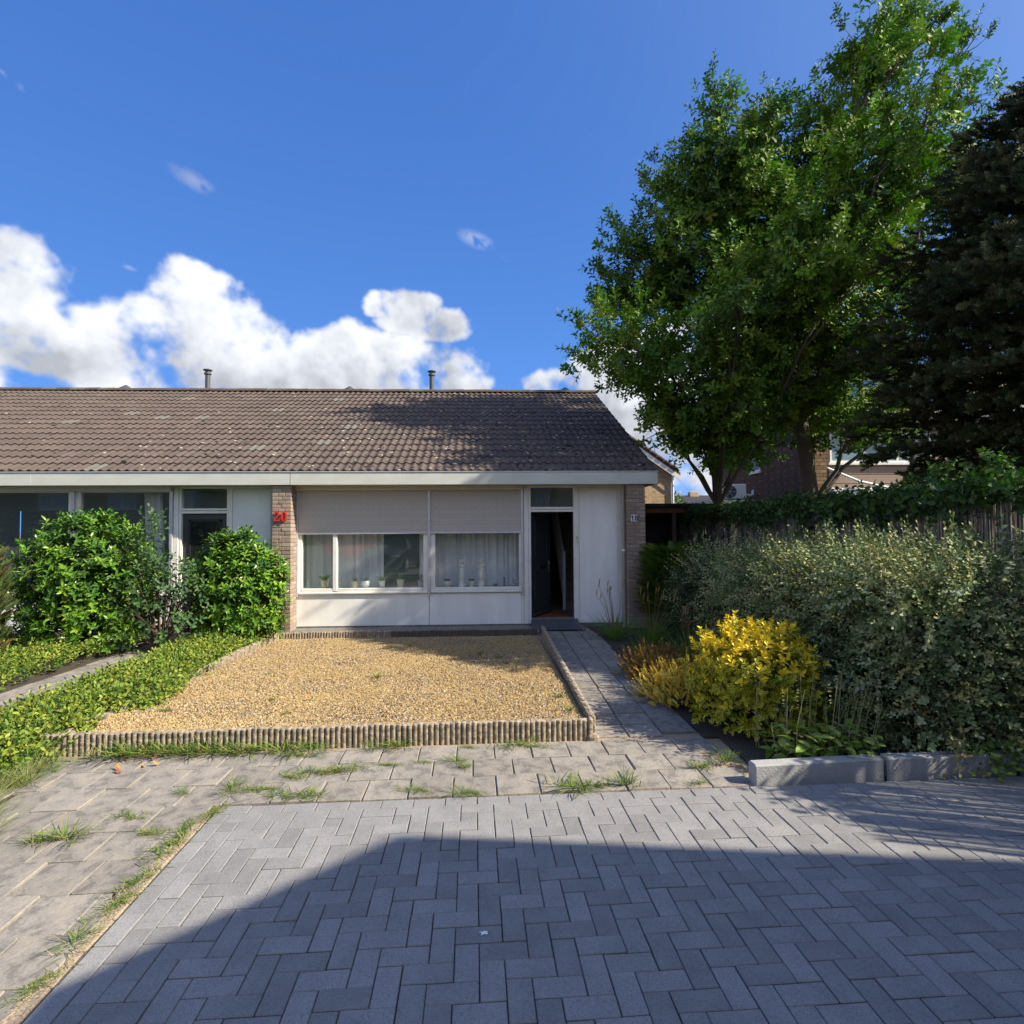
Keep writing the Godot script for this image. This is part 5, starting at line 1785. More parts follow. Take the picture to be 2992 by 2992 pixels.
func border() -> void:
	# golden variegated bush
	var k := MB.new()
	k.colored = true
	k.leaf(Vector3.ZERO, Vector3.UP, Vector3.BACK, 0.046, 0.027, OVAL, 0.15, 0.35, Color(0.86, 0.73, 0.07), Color(0.12, 0.20, 0.03))
	var varie := k.mesh()
	var vm := leaf_mat(Color.WHITE, 0.4, Color(0.55, 0.55, 0.10))
	var gold := leaf_mat(lin(0.82, 0.66, 0.045), 0.5, Color(0.6, 0.5, 0.06), false)
	var plain := one_leaf(0.050, 0.029, OVAL, 0.15, 0.35)
	var b := thing("golden_euonymus", "round golden variegated bush with yellow tips in front of the hedge", "shrub", Vector3(2.47, 0, -5.22))
	var f := noise(2.2, 2, FastNoiseLite.TYPE_SIMPLEX_SMOOTH, 51)
	var sv := Scatter.new()
	var sg := Scatter.new()
	var single := []
	for s in 1250:
		var d := rv().normalized()
		if d.y < 0.0:
			var hz := Vector2(d.x, d.z).normalized()
			d = Vector3(hz.x, d.y * 1.05, hz.y)
		var deep := s < 400
		var r := rf(0.45, 0.85) if deep else rf(0.86, 1.06) * (1.0 + 0.34 * f.get_noise_3dv(d * 1.3))
		var p := Vector3(0, 0.48, 0) + d * Vector3(0.51, 0.42, 0.50) * r
		if p.y < 0.05:
			p.y = rf(0.05, 0.2)
		var ax := (d + Vector3.UP * rf(0.3, 0.8) + rv(0.2)).normalized()
		var side := ax.cross(Vector3(0.31, 0.9, 0.2)).normalized()
		var s2 := ax.cross(side)
		var yellow := not deep and f.get_noise_3dv(d * 1.8 + Vector3(5, 0, 0)) + d.y * 0.8 > 0.40
		if not deep and rng.randf() < 0.05:
			yellow = true
		var greenish := f.get_noise_3dv(d * 1.5 + Vector3(0, 9, 0)) > 0.3
		for i in 9:
			var a := i * 2.39996 + s
			var o := side * cos(a) + s2 * sin(a)
			var t := i / 9.0
			var x := Transform3D(frame(o * lerpf(1.0, 0.45, t) + ax * lerpf(0.2, 1.0, t) + rv(0.1), ax - o * 0.3 + rv(0.2)).scaled_local(Vector3.ONE * rf(0.75, 1.2)), p + ax * (t - 0.6) * 0.09)
			if yellow and (i > 2 or d.y > 0.5):
				if not deep and d.z > -0.2 and single.size() < 130:
					single.append(x)
				else:
					sg.add(x, Color.WHITE)
			else:
				var g := rf(0.75, 1.1)
				sv.add(x, Color(0.35, 0.5, 0.5) * g if greenish and rng.randf() < 0.7 else Color(g, g, g))
	for x in single:
		part(b, "leaf", plain, gold, x)
	many(b, "variegated_leaves", varie, vm, sv)
	many(b, "golden_leaves", plain, gold, sg)
	# lady's mantle gone yellow, beside the path
	var spray := sprig(30, 0.11, 0.014, 0.013, ROUND, 1.6, 0.5, 0.0, 0.0010)
	var says := ["yellow brown flowering mound at the path edge, close to the golden bush", "brownish flowering mound in the shade further up the path"]
	for n in 2:
		var a := thing("ladys_mantle", says[n], "perennial plant", [Vector3(2.05, 0, -6.05), Vector3(2.12, 0, -7.0)][n], "yellow flowering mounds beside the path")
		var fl := Scatter.new()
		var lv := Scatter.new()
		for i in 900:
			var d := rv().normalized()
			d.y = absf(d.y)
			var p := d * Vector3(0.42, 0.30, 0.44) * rf(0.45, 1.12) * (1.0 + 0.4 * f.get_noise_3dv(d * 2.0 + Vector3(n * 7, 0, 0)))
			fl.add(Transform3D(frame(d + Vector3.UP * 0.6 + rv(0.3), rv()).scaled_local(Vector3.ONE * rf(0.7, 1.2)), p), pick([Color(0.72, 0.50, 0.06), Color(0.62, 0.40, 0.045), Color(0.78, 0.60, 0.12)] if n == 0 else [Color(0.36, 0.20, 0.045), Color(0.28, 0.16, 0.04)]))  # the further mound is browned, its shade put into the blossom colour
		for i in 130:
			var d := rv().normalized()
			d.y = absf(d.y) * 0.6
			lv.add(Transform3D(frame(Vector3(d.x, 0.15, d.z), Vector3.UP + d * 0.8 + rv(0.2)).scaled_local(Vector3.ONE * rf(0.7, 1.2)), d * Vector3(0.42, 0.22, 0.44) * rf(0.6, 1.0) + Vector3(0, 0.04, 0)), pick([Color(0.11, 0.16, 0.045), Color(0.075, 0.12, 0.035)]))
		many(a, "blossom", spray, M.dull, fl)
		many(a, "leaves", one_leaf(0.075, 0.085, ROUND, 0.1, 0.2), M.leaf, lv)
	# tall faded flower stalks above yellow green leaves
	var st := thing("faded_stalks", "clump of faded brown flower stalks over yellow green leaves behind the kerb", "perennial plant", Vector3(2.62, 0, -4.5))
	var sm := stalk_mesh(0.52)
	var bl := one_leaf(0.105, 0.054, OVAL, 0.35, 0.25)
	var bm := [leaf_mat(lin(0.22, 0.30, 0.05), 0.5, Color(0.5, 0.6, 0.14), false), leaf_mat(lin(0.15, 0.24, 0.04), 0.5, Color(0.5, 0.6, 0.14), false), leaf_mat(lin(0.30, 0.34, 0.08), 0.5, Color(0.5, 0.6, 0.14), false)]
	for i in 38:
		var p := Vector3(rf(-0.42, 0.42), 0.03, rf(-0.2, 0.32))
		part(st, "stalk", sm[i % 3], M.stalk0, Transform3D(Basis(Vector3(rf(-1, 1), 0, rf(-1, 1)).normalized(), rf(0, 0.22)).scaled(Vector3.ONE * rf(0.6, 1.25)), p))
	for i in 240:
		var a := rf(0, TAU)
		var o := Vector3(cos(a), 0, sin(a))
		var p := Vector3(rf(-0.36, 0.34), rf(0.04, 0.24), rf(-0.05, 0.36))
		part(st, "leaf", bl, bm[i % 3], Transform3D(frame(o + Vector3.UP * rf(0.0, 0.9), Vector3.UP + o * 0.3 + rv(0.2)).scaled_local(Vector3.ONE * rf(0.7, 1.2)), p))
	for i in 2:
		var o := part(self, numbered("dry_seed_stalk"), sm[i], M.stalk0, Transform3D(Basis(Vector3.BACK, -0.12 + i * 0.05).scaled(Vector3.ONE * (0.75 - i * 0.1)), [Vector3(3.28, 0, -4.42), Vector3(3.14, 0, -4.5)][i]))
		tag(o, ["lone dried seed stalk with a clubbed head behind the kerb", "thin dried stalk beside the clubbed one, between flower clump and hedge"][i], "dry stalk")
	# clumps of grass beside the door and in front of the hedge
	var clump := tuft_mesh(150, 0.46, 1.1, 0.010)
	var gs := [[Vector3(2.12, 0, -9.35), 1.0, "green grass clump at the foot of the white side panel"], [Vector3(2.62, 0, -9.0), 1.1, "arching grass clump in front of the brick pier"], [Vector3(2.78, 0, -7.7), 1.0, "grass clump in the shade before the far hedge"], [Vector3(2.2, 0, -8.1), 0.65, "low fine green clump at the path edge in the shade"], [Vector3(2.95, 0, -5.0), 1.05, "dark long leaved clump between golden bush and hedge"]]
	var gm := [leaf_mat(lin(0.09, 0.15, 0.03), 0.5, Color(0.45, 0.6, 0.14), false), leaf_mat(lin(0.07, 0.115, 0.03), 0.5, Color(0.45, 0.6, 0.14), false)]
	for i in gs.size():
		var o := thing("grass_clump", gs[i][2], "grass", gs[i][0], "grass clumps in the planting bed")
		part(o, "blades", clump, gm[0 if i != 4 else 1], Transform3D(Basis(Vector3.UP, i * 1.3).scaled(Vector3.ONE * gs[i][1]), Vector3.ZERO))
		if i < 3:
			var ears := MB.new()
			for e in 11:
				var top := Vector3(rf(-0.32, 0.32), rf(0.62, 0.92), rf(-0.25, 0.25))
				ears.tube([Vector3(top.x * 0.2, 0.1, top.z * 0.2), top * 0.6 + Vector3(0, 0.1, 0), top], [0.003, 0.0025, 0.002], 4, false)
				ears.tube([top, top + Vector3(0.01, 0.05, 0), top + Vector3(0.02, 0.10, 0)], [0.005, 0.009, 0.003], 5)
			part(o, "seed_heads", ears.mesh(), M.stalk1)
	# ivy creeping over the kerb at the corner
	var iv := thing("kerb_ivy", "bright ivy creeping out from under the hedge over the kerb", "ivy")
	iv.set_meta("kind", "stuff")
	var il := one_leaf(0.060, 0.062, MAPLE, 0.1, 0.15)
	var isc := Scatter.new()
	for i in 620:
		var x := 3.45 + pow(rng.randf(), 0.7) * 1.4
		var z := rf(-4.45, -4.0) if rng.randf() < 0.8 else rf(-4.1, -3.88)
		var y := 0.14 + rf(0, 0.07) if z < -4.05 else rf(0.02, 0.15)
		isc.add(Transform3D(frame(Vector3(rf(-1, 1), rf(-0.4, 0.3), rf(-0.2, 1)), Vector3(rf(-0.3, 0.3), 1, rf(0, 0.7))).scaled_local(Vector3.ONE * rf(0.55, 1.1)), Vector3(x, y, z)), pick([Color(0.16, 0.26, 0.04), Color(0.09, 0.17, 0.035), Color(0.24, 0.33, 0.05)]))
	many(iv, "leaves", il, M.leaf, isc)


func stalk_mesh(high: float) -> Array:
	M.stalk0 = pm(lin(0.25, 0.25, 0.10), 0.9)
	M.stalk1 = pm(lin(0.26, 0.15, 0.07), 0.9)
	var out := []
	for v in 3:
		var k := MB.new()
		k.tube([Vector3.ZERO, Vector3(rf(-0.02, 0.02), high * 0.5, rf(-0.02, 0.02)), Vector3(rf(-0.04, 0.04), high, rf(-0.03, 0.03))], [0.0030, 0.0026, 0.0020], 5, false)
		for w in 6:
			var y := high * (0.74 + 0.045 * w + 0.01 * sin(w * 5.0))
			for s in 5:
				var a := s * TAU / 5 + w
				k.leaf(Vector3(rf(-0.01, 0.01) * y, y, 0), Vector3(cos(a), 0.9, sin(a)).normalized(), Vector3.UP, 0.014, 0.010, ROUND, 0.0, 0.3)
		for w in 2:
			var y := high * (0.2 + 0.2 * w)
			for s in [-1.0, 1.0]:
				k.leaf(Vector3(0, y, 0), Vector3(s * cos(w * 1.5), 0.35, s * sin(w * 1.5)).normalized(), Vector3.UP, 0.055, 0.022, OVAL, 0.3, 0.3)
		out.append(k.mesh())
	return out


# ------------------------------------------------------------------ trees
func broad_tree(label: String, at: Vector3, trunk: Array, r0: float, blobs: Array, per_blob: int, tw: ArrayMesh, cols: Array, knots := true) -> void:
	var t := thing("oak_tree", label, "tree", at, "")
	var wood := MB.new()
	var pts := []
	var rad := []
	for i in trunk.size():
		pts.append(trunk[i] - at)
		rad.append(r0 * lerpf(1.0, 0.22, float(i) / (trunk.size() - 1)) * (1.25 if i == 0 else 1.0))
	wood.tube(pts, rad, 10)
	var sc := Scatter.new()
	var f := noise(0.8, 2, FastNoiseLite.TYPE_SIMPLEX_SMOOTH, rng.randi_range(1, 90))
	for b in blobs:
		var c := Vector3(b[0], b[1], b[2]) - at
		var r: float = b[3] * 0.98
		# the limb leaves the trunk below the mass that it carries
		var best := 1
		var want := c.y - 0.9 * Vector2(c.x - pts[1].x, c.z - pts[1].z).length() - 0.3
		for i in range(1, pts.size()):
			if absf(pts[i].y - want) < absf(pts[best].y - want):
				best = i
		var s: Vector3 = pts[best]
		var rr: float = rad[best] * 0.36
		var ctl := (s + c) / 2 + Vector3(0, 0.25, 0) + Vector3(c.x - s.x, 0, c.z - s.z) * 0.12
		var line := []
		var lr := []
		for k in 7:
			var u := k / 6.0
			line.append(s.lerp(ctl, u).lerp(ctl.lerp(c, u), u) + rv(0.03) * (1.0 if k > 0 else 0.0))
			lr.append(lerpf(rr, 0.018, u))
		wood.tube(line, lr, 6, false)
		var n := int(7 + r * 9)
		for k in n:
			var d := rv().normalized()
			var e := c + d * r * Vector3(1, 0.9, 1) * rf(0.55, 1.08)
			var from: Vector3 = line[rng.randi_range(3, 6)]
			var mid := (from + e) / 2 + Vector3(0, 0.12 * r, 0) + rv(0.06)
			wood.tube([from, mid, e], [0.016, 0.010, 0.004], 4, false)
			var tone := pick(cols)
			for q in int(per_blob * r * r / n):
				var u := pow(rng.randf(), 0.7)
				var p := from.lerp(mid, u).lerp(mid.lerp(e, u), u) + rv(0.11 + 0.08 * r * u)
				if f.get_noise_3dv(p * 1.5) < -0.20:
					continue
				var dir := ((p - c).normalized() * 0.8 + Vector3.UP * 0.45 + rv(0.45)).normalized()
				sc.add(Transform3D(frame(dir, Vector3.UP + rv(0.5)).scaled_local(Vector3.ONE * rf(0.75, 1.2)), p), Color(tone.r * rf(0.85, 1.15), tone.g * rf(0.85, 1.15), tone.b))
			# free standing shoot at the outside
			if rng.randf() < 0.45:
				var tip := e + (d + Vector3.UP * 0.9).normalized() * rf(0.2, 0.55)
				wood.tube([e, tip], [0.005, 0.002], 3, false)
				for q in 7:
					sc.add(Transform3D(frame((tip - e).normalized() + rv(0.5), rv()).scaled_local(Vector3.ONE * rf(0.6, 0.95)), e.lerp(tip, q / 7.0)), tone)
	part(t, "trunk", wood.mesh(), M.bark)
	many(t, "crown", tw, M.leaf, sc)


func needle_twig(long: float, n: int, needle: float, wide: float) -> ArrayMesh:
	var k := MB.new()
	k.tube([Vector3.ZERO, Vector3(0, long, 0)], [0.004, 0.002], 3, false)
	for i in n:
		var t := (i + 0.5) / n
		var a := i * 2.39996
		var o := Vector3(cos(a), 0, sin(a))
		k.leaf(Vector3(0, long * t, 0), (o + Vector3.UP * rf(0.5, 1.0)).normalized(), Vector3.UP + rv(0.3), needle * rf(0.8, 1.15) * (1.0 - 0.3 * t), wide, [[0.0, 0.6], [0.5, 1.0], [1.0, 0.15]], 0.1, 0.3)
	return k.mesh()


func trees() -> void:
	var tw := sprig(10, 0.27, 0.125, 0.072, OAK, 0.85, 0.5, 0.12, 0.004)
	var cols := [Color(0.105, 0.190, 0.026), Color(0.135, 0.230, 0.028), Color(0.072, 0.140, 0.026), Color(0.20, 0.295, 0.036)]
	broad_tree("slender trunked oak tree close to the end house, its low branch hanging beside the roof", Vector3(5.17, 0, -12.5),
		[Vector3(5.17, 0, -12.5), Vector3(5.17, 2.3, -12.5), Vector3(5.10, 4.1, -12.5), Vector3(5.17, 5.6, -12.5), Vector3(5.27, 6.9, -12.4), Vector3(5.4, 8.4, -12.2), Vector3(5.5, 9.9, -12.0)], 0.118,
		[[5.43, 9.95, -11.82, 1.10], [4.56, 9.20, -12.61, 1.43], [5.56, 9.27, -12.16, 1.50], [3.48, 7.83, -12.77, 1.28], [5.01, 7.48, -12.83, 1.73], [2.86, 5.47, -11.37, 1.13], [4.01, 5.02, -11.23, 1.35], [6.45, 5.48, -13.38, 1.40], [6.15, 7.30, -11.87, 1.50], [3.80, 3.95, -11.81, 0.62], [6.44, 4.13, -13.79, 0.80], [6.45, 11.05, -12.3, 0.48], [6.6, 9.6, -12.0, 0.85], [3.13, 7.11, -13.37, 0.83], [5.0, 10.9, -11.9, 0.45], [5.3, 6.3, -10.2, 1.0], [4.5, 4.7, -10.5, 0.75], [4.4, 5.5, -9.6, 0.75], [5.5, 6.7, -9.2, 0.85], [6.1, 6.2, -9.4, 0.8], [5.4, 4.3, -11.3, 0.8], [4.6, 3.7, -11.6, 0.6]],
		430, tw, cols)
	broad_tree("tall forked oak tree with a thick mottled trunk, next to the dark conifer", Vector3(7.05, 0, -12.0),
		[Vector3(7.10, 0, -12.0), Vector3(7.05, 2.3, -12.0), Vector3(6.83, 4.1, -12.0), Vector3(6.80, 5.2, -12.0), Vector3(7.1, 6.6, -11.9), Vector3(7.5, 8.6, -11.9), Vector3(8.1, 10.6, -12.0), Vector3(8.6, 12.2, -12.2)], 0.175,
		[[7.77, 10.02, -11.94, 1.37], [8.98, 11.94, -12.36, 0.94], [9.03, 11.94, -11.09, 0.58], [8.03, 7.80, -12.06, 1.58], [7.21, 6.40, -12.45, 1.35], [7.67, 5.28, -10.87, 1.05], [7.70, 4.50, -12.67, 0.95], [9.00, 4.41, -12.24, 0.62], [6.56, 8.44, -11.48, 1.15], [7.57, 11.55, -10.78, 0.50], [9.3, 13.3, -12.2, 0.45], [10.2, 13.4, -12.4, 0.45], [6.4, 7.4, -9.9, 1.05], [7.5, 8.4, -9.8, 0.95], [6.5, 7.6, -9.0, 0.95], [7.2, 8.4, -8.8, 0.85], [6.3, 5.3, -11.0, 1.0], [7.0, 5.9, -10.6, 0.95], [7.9, 4.2, -11.3, 0.7], [6.5, 4.2, -11.5, 0.6]],
		420, tw, cols)
	broad_tree("thin pale stemmed oak rising behind the conifer's shoulder", Vector3(10.3, 0, -13.5),
		[Vector3(10.3, 0, -13.5), Vector3(10.45, 3.0, -13.5), Vector3(10.62, 6.0, -13.5), Vector3(10.72, 8.6, -13.5), Vector3(10.85, 10.6, -13.4), Vector3(11.1, 12.6, -13.3)], 0.09,
		[[10.71, 10.36, -12.96, 1.30], [10.04, 8.02, -12.63, 1.15], [11.2, 11.9, -12.6, 0.72], [11.7, 13.4, -12.95, 0.42], [11.4, 7.6, -13.2, 1.2], [10.0, 6.0, -13.6, 0.9], [12.0, 10.4, -13.2, 0.85]],
		260, tw, cols)
	# dark conifer behind the fence
	var t := thing("dark_conifer", "broad dark fir with sweeping branches behind the reed fence", "conifer", Vector3(8.4, 0, -7.5))
	var wood := MB.new()
	wood.tube([Vector3.ZERO, Vector3(0, 4.5, 0), Vector3(0.05, 8.1, 0)], [0.22, 0.14, 0.02], 9)
	var spray := needle_twig(0.18, 34, 0.055, 0.018)
	var sc := Scatter.new()
	var dk := [Color(0.046, 0.066, 0.022), Color(0.060, 0.078, 0.026), Color(0.038, 0.055, 0.020), Color(0.080, 0.074, 0.028)]
	var shape := [[2.1, 2.2], [2.7, 2.6], [4.2, 2.9], [5.2, 2.65], [6.2, 2.2], [7.0, 1.75], [7.7, 1.25], [8.4, 0.12]]
	var level := 2.25
	while level < 8.2:
		var R := 0.2
		for q in shape.size() - 1:
			if level >= shape[q][0] and level <= shape[q + 1][0]:
				R = lerpf(shape[q][1], shape[q + 1][1], (level - shape[q][0]) / (shape[q + 1][0] - shape[q][0]))
		for b in 11:
			var a := TAU * (b + rf(-0.4, 0.4)) / 11.0 + level * 2.7
			var o := Vector3(cos(a), 0, sin(a))
			var side := Vector3(-o.z, 0, o.x)
			var L := R * rf(0.70, 1.10) * (1.36 if level < 3.4 and rng.randf() < 0.22 else 1.0)
			var lift := rf(-0.10, 0.10)
			var p := func(u: float) -> Vector3: return Vector3(0, level + lift, 0) + o * (L * u) + Vector3(0, 0.22 * L * u - 0.24 * L * u * u, 0)
			wood.tube([p.call(0.0), p.call(0.35), p.call(0.7), p.call(1.0)], [0.026, 0.014, 0.008, 0.004], 4, false)
			var n := int(10 + L * 32)
			for k in n:
				var u := lerpf(0.25, 1.0, pow((k + rng.randf()) / n, 0.8))
				var w := sin(PI * clampf(u * 0.9, 0.0, 1.0)) * 0.34 * L + 0.06
				var s := rf(-1, 1)
				var q2: Vector3 = p.call(u) + side * s * w + Vector3(0, rf(-0.05, 0.09), 0)
				sc.add(Transform3D(frame(o * 0.8 + side * s * 0.9 + Vector3(0, rf(-0.35, 0.5), 0) + rv(0.25), rv()).scaled_local(Vector3.ONE * rf(0.8, 1.35)), q2), (Color(0.15, 0.16, 0.06) if u > 0.8 and rng.randf() < 0.16 else pick(dk)))
		for k in int(90 * R):
			var a := rf(0, TAU)
			var rr := R * sqrt(rng.randf()) * 0.75
			sc.add(Transform3D(frame(Vector3(cos(a), rf(-0.3, 0.6), sin(a)) + rv(0.4), rv()).scaled_local(Vector3.ONE * rf(1.0, 1.6)), Vector3(cos(a) * rr, level + rf(-0.2, 0.2), sin(a) * rr)), pick(dk))
		level += 0.38 + rf(-0.04, 0.04)
	part(t, "trunk", wood.mesh(), M.twig)
	many(t, "crown", spray, M.needle, sc)
	# distant greenery in the gap under the oak
	var far := thing("distant_tree", "small far off tree between the pale gable and the distant roof", "tree", Vector3(14.6, 0, -46.0))
	var fs := Scatter.new()
	for k in 420:
		var d := rv().normalized()
		fs.add(Transform3D(frame(d + rv(0.4), rv()).scaled_local(Vector3.ONE * rf(2.0, 3.2)), Vector3(0, 3.2, 0) + d * Vector3(1.3, 1.3, 1.1) * rf(0.5, 1.0)), pick([Color(0.10, 0.16, 0.05), Color(0.07, 0.12, 0.04)]))
	var ft := MB.new()
	ft.tube([Vector3.ZERO, Vector3(0, 2.6, 0)], [0.15, 0.1], 6)
	part(far, "trunk", ft.mesh(), M.bark)
	many(far, "crown", tw, M.leaf, fs)
	# hedge over the road, mirrored in the panes
	var hd := thing("evergreen_hedge", "tall evergreen hedge across the road, mirrored dark in the panes", "hedge", Vector3(0, 0, 11.0))
	var hs := Scatter.new()
	for k in 1500:
		hs.add(Transform3D(frame(Vector3(rf(-1, 1), rf(0, 1), -0.8), rv()).scaled_local(Vector3.ONE * rf(1.2, 2.0)), Vector3(rf(-3.0, 8.0), rf(0.0, 2.6), rf(-0.5, 0.5))), pick(cols))
	for k in 700:
		var y := rf(0.2, 5.0)
		var r := 1.5 * (1.0 - y / 5.3)
		var a := rf(0, TAU)
		hs.add(Transform3D(frame(Vector3(cos(a), 0.4, sin(a)), rv()).scaled_local(Vector3.ONE * rf(1.2, 2.0)), Vector3(-16.5 + cos(a) * r, y, 3.0 + sin(a) * r)), pick(dk))
	many(hd, "foliage", tw, M.leaf, hs)


# ------------------------------------------------------------------ behind the panes
func curtain(label: String, x0: float, x1: float, z: float, y0: float, y1: float, lean := 0.0) -> void:
	var k := MB.new()
	var n := int((x1 - x0) / 0.0125)
	var f := noise(3.0, 2, FastNoiseLite.TYPE_SIMPLEX_SMOOTH, int(absf(x0) * 10) + 3)
	var P := func(i: int, y: float) -> Vector3:
		var x := lerpf(x0, x1, float(i) / n)
		var ph := x * 47.0 + 5.0 * f.get_noise_1d(x)
		return Vector3(x + lean * (y - y0), y, z + 0.050 * sin(ph) * (0.75 + 0.4 * f.get_noise_2d(x, y * 0.4)) + 0.012 * sin(ph * 0.37))
	var rows := [y0, lerpf(y0, y1, 0.35), lerpf(y0, y1, 0.7), y1]
	for i in n:
		for r in 3:
			k.quad(P.call(i, rows[r]), P.call(i + 1, rows[r]), P.call(i + 1, rows[r + 1]), P.call(i, rows[r + 1]))
	var o := part(self, numbered("net_curtain"), k.mesh(), M.curtain)
	tag(o, label, "curtain", "pale pleated curtains behind the panes")


func plant_pot(called: String, label: String, x: float, prof: Array, m: Material, kind: String, category := "potted plant") -> void:
	var o := thing(called, label, category, Vector3(x, 0.743, ZP - 0.17), "pots and ornaments on the inner window sill")
	part(o, "pot", pot_mesh(prof), m)
	var top: float = prof[-1][1]
	var r: float = prof[-1][0]
	for p in prof:
		r = maxf(r, p[0])
		top = maxf(top, p[1])
	var sl := MB.new()
	sl.lathe([[r * 0.85, top - 0.012], [0.0, top - 0.010]], 14)
	part(o, "earth", sl.mesh(), M.soil)
	var k := MB.new()
	if kind == "broad":
		for i in 15:
			var a := i * 2.4
			k.leaf(Vector3(cos(a) * r * 0.4, top - 0.015, sin(a) * r * 0.4), Vector3(cos(a) * 0.75, 1.0, sin(a) * 0.75), Vector3(-cos(a), 0.5, -sin(a)), rf(0.10, 0.16), 0.048, OVAL, 0.1, 0.4)
	elif kind == "spiky":
		for i in 22:
			var a := i * 2.4
			k.leaf(Vector3(0, top - 0.012, 0), Vector3(cos(a), rf(0.25, 1.2), sin(a)), Vector3.UP, rf(0.09, 0.14), 0.013, BLADE, -0.15, 0.5)
	elif kind == "swords":
		for i in 9:
			var a := i * 2.4
			k.leaf(Vector3(cos(a) * r * 0.35, top - 0.015, sin(a) * r * 0.35), Vector3(cos(a) * 0.16, 1, sin(a) * 0.16), Vector3(-cos(a), 0.1, -sin(a)), rf(0.15, 0.26), 0.022, BLADE, 0.02, 0.4)
	elif kind == "few":
		for i in 4:
			var a := i * 2.2 + 0.5
			k.leaf(Vector3(0, top - 0.015, 0), Vector3(cos(a) * 0.35, 1, sin(a) * 0.35), Vector3(-cos(a), 0.1, -sin(a)), rf(0.13, 0.19), 0.024, BLADE, 0.05, 0.4)
	elif kind == "succulent":
		for i in 26:
			var a := i * 2.4
			var u := sqrt(i / 26.0)
			k.leaf(Vector3(cos(a) * r * 0.7 * u, top - 0.012, sin(a) * r * 0.7 * u), Vector3(cos(a) * 0.4, 1, sin(a) * 0.4), Vector3(cos(a), 0, sin(a)), rf(0.035, 0.065), 0.022, OVAL, 0.0, 0.5)
	if kind == "cactus":
		k.lathe([[0.030, top - 0.015], [0.044, top + 0.015], [0.042, top + 0.04], [0.02, top + 0.06], [0.0, top + 0.065]], 12, Vector3(0.018, 0, 0))
		k.lathe([[0.018, top - 0.015], [0.027, top + 0.005], [0.015, top + 0.026], [0.0, top + 0.03]], 10, Vector3(-0.038, 0, 0.01))
	if k.v.size():
		var col: Material = M.leaf_plain
		if kind == "spiky":
			col = M.aloe
		elif kind == "succulent":
			col = M.dark_leaf
		part(o, "leaves" if kind != "cactus" else "cactus", k.mesh(), col)


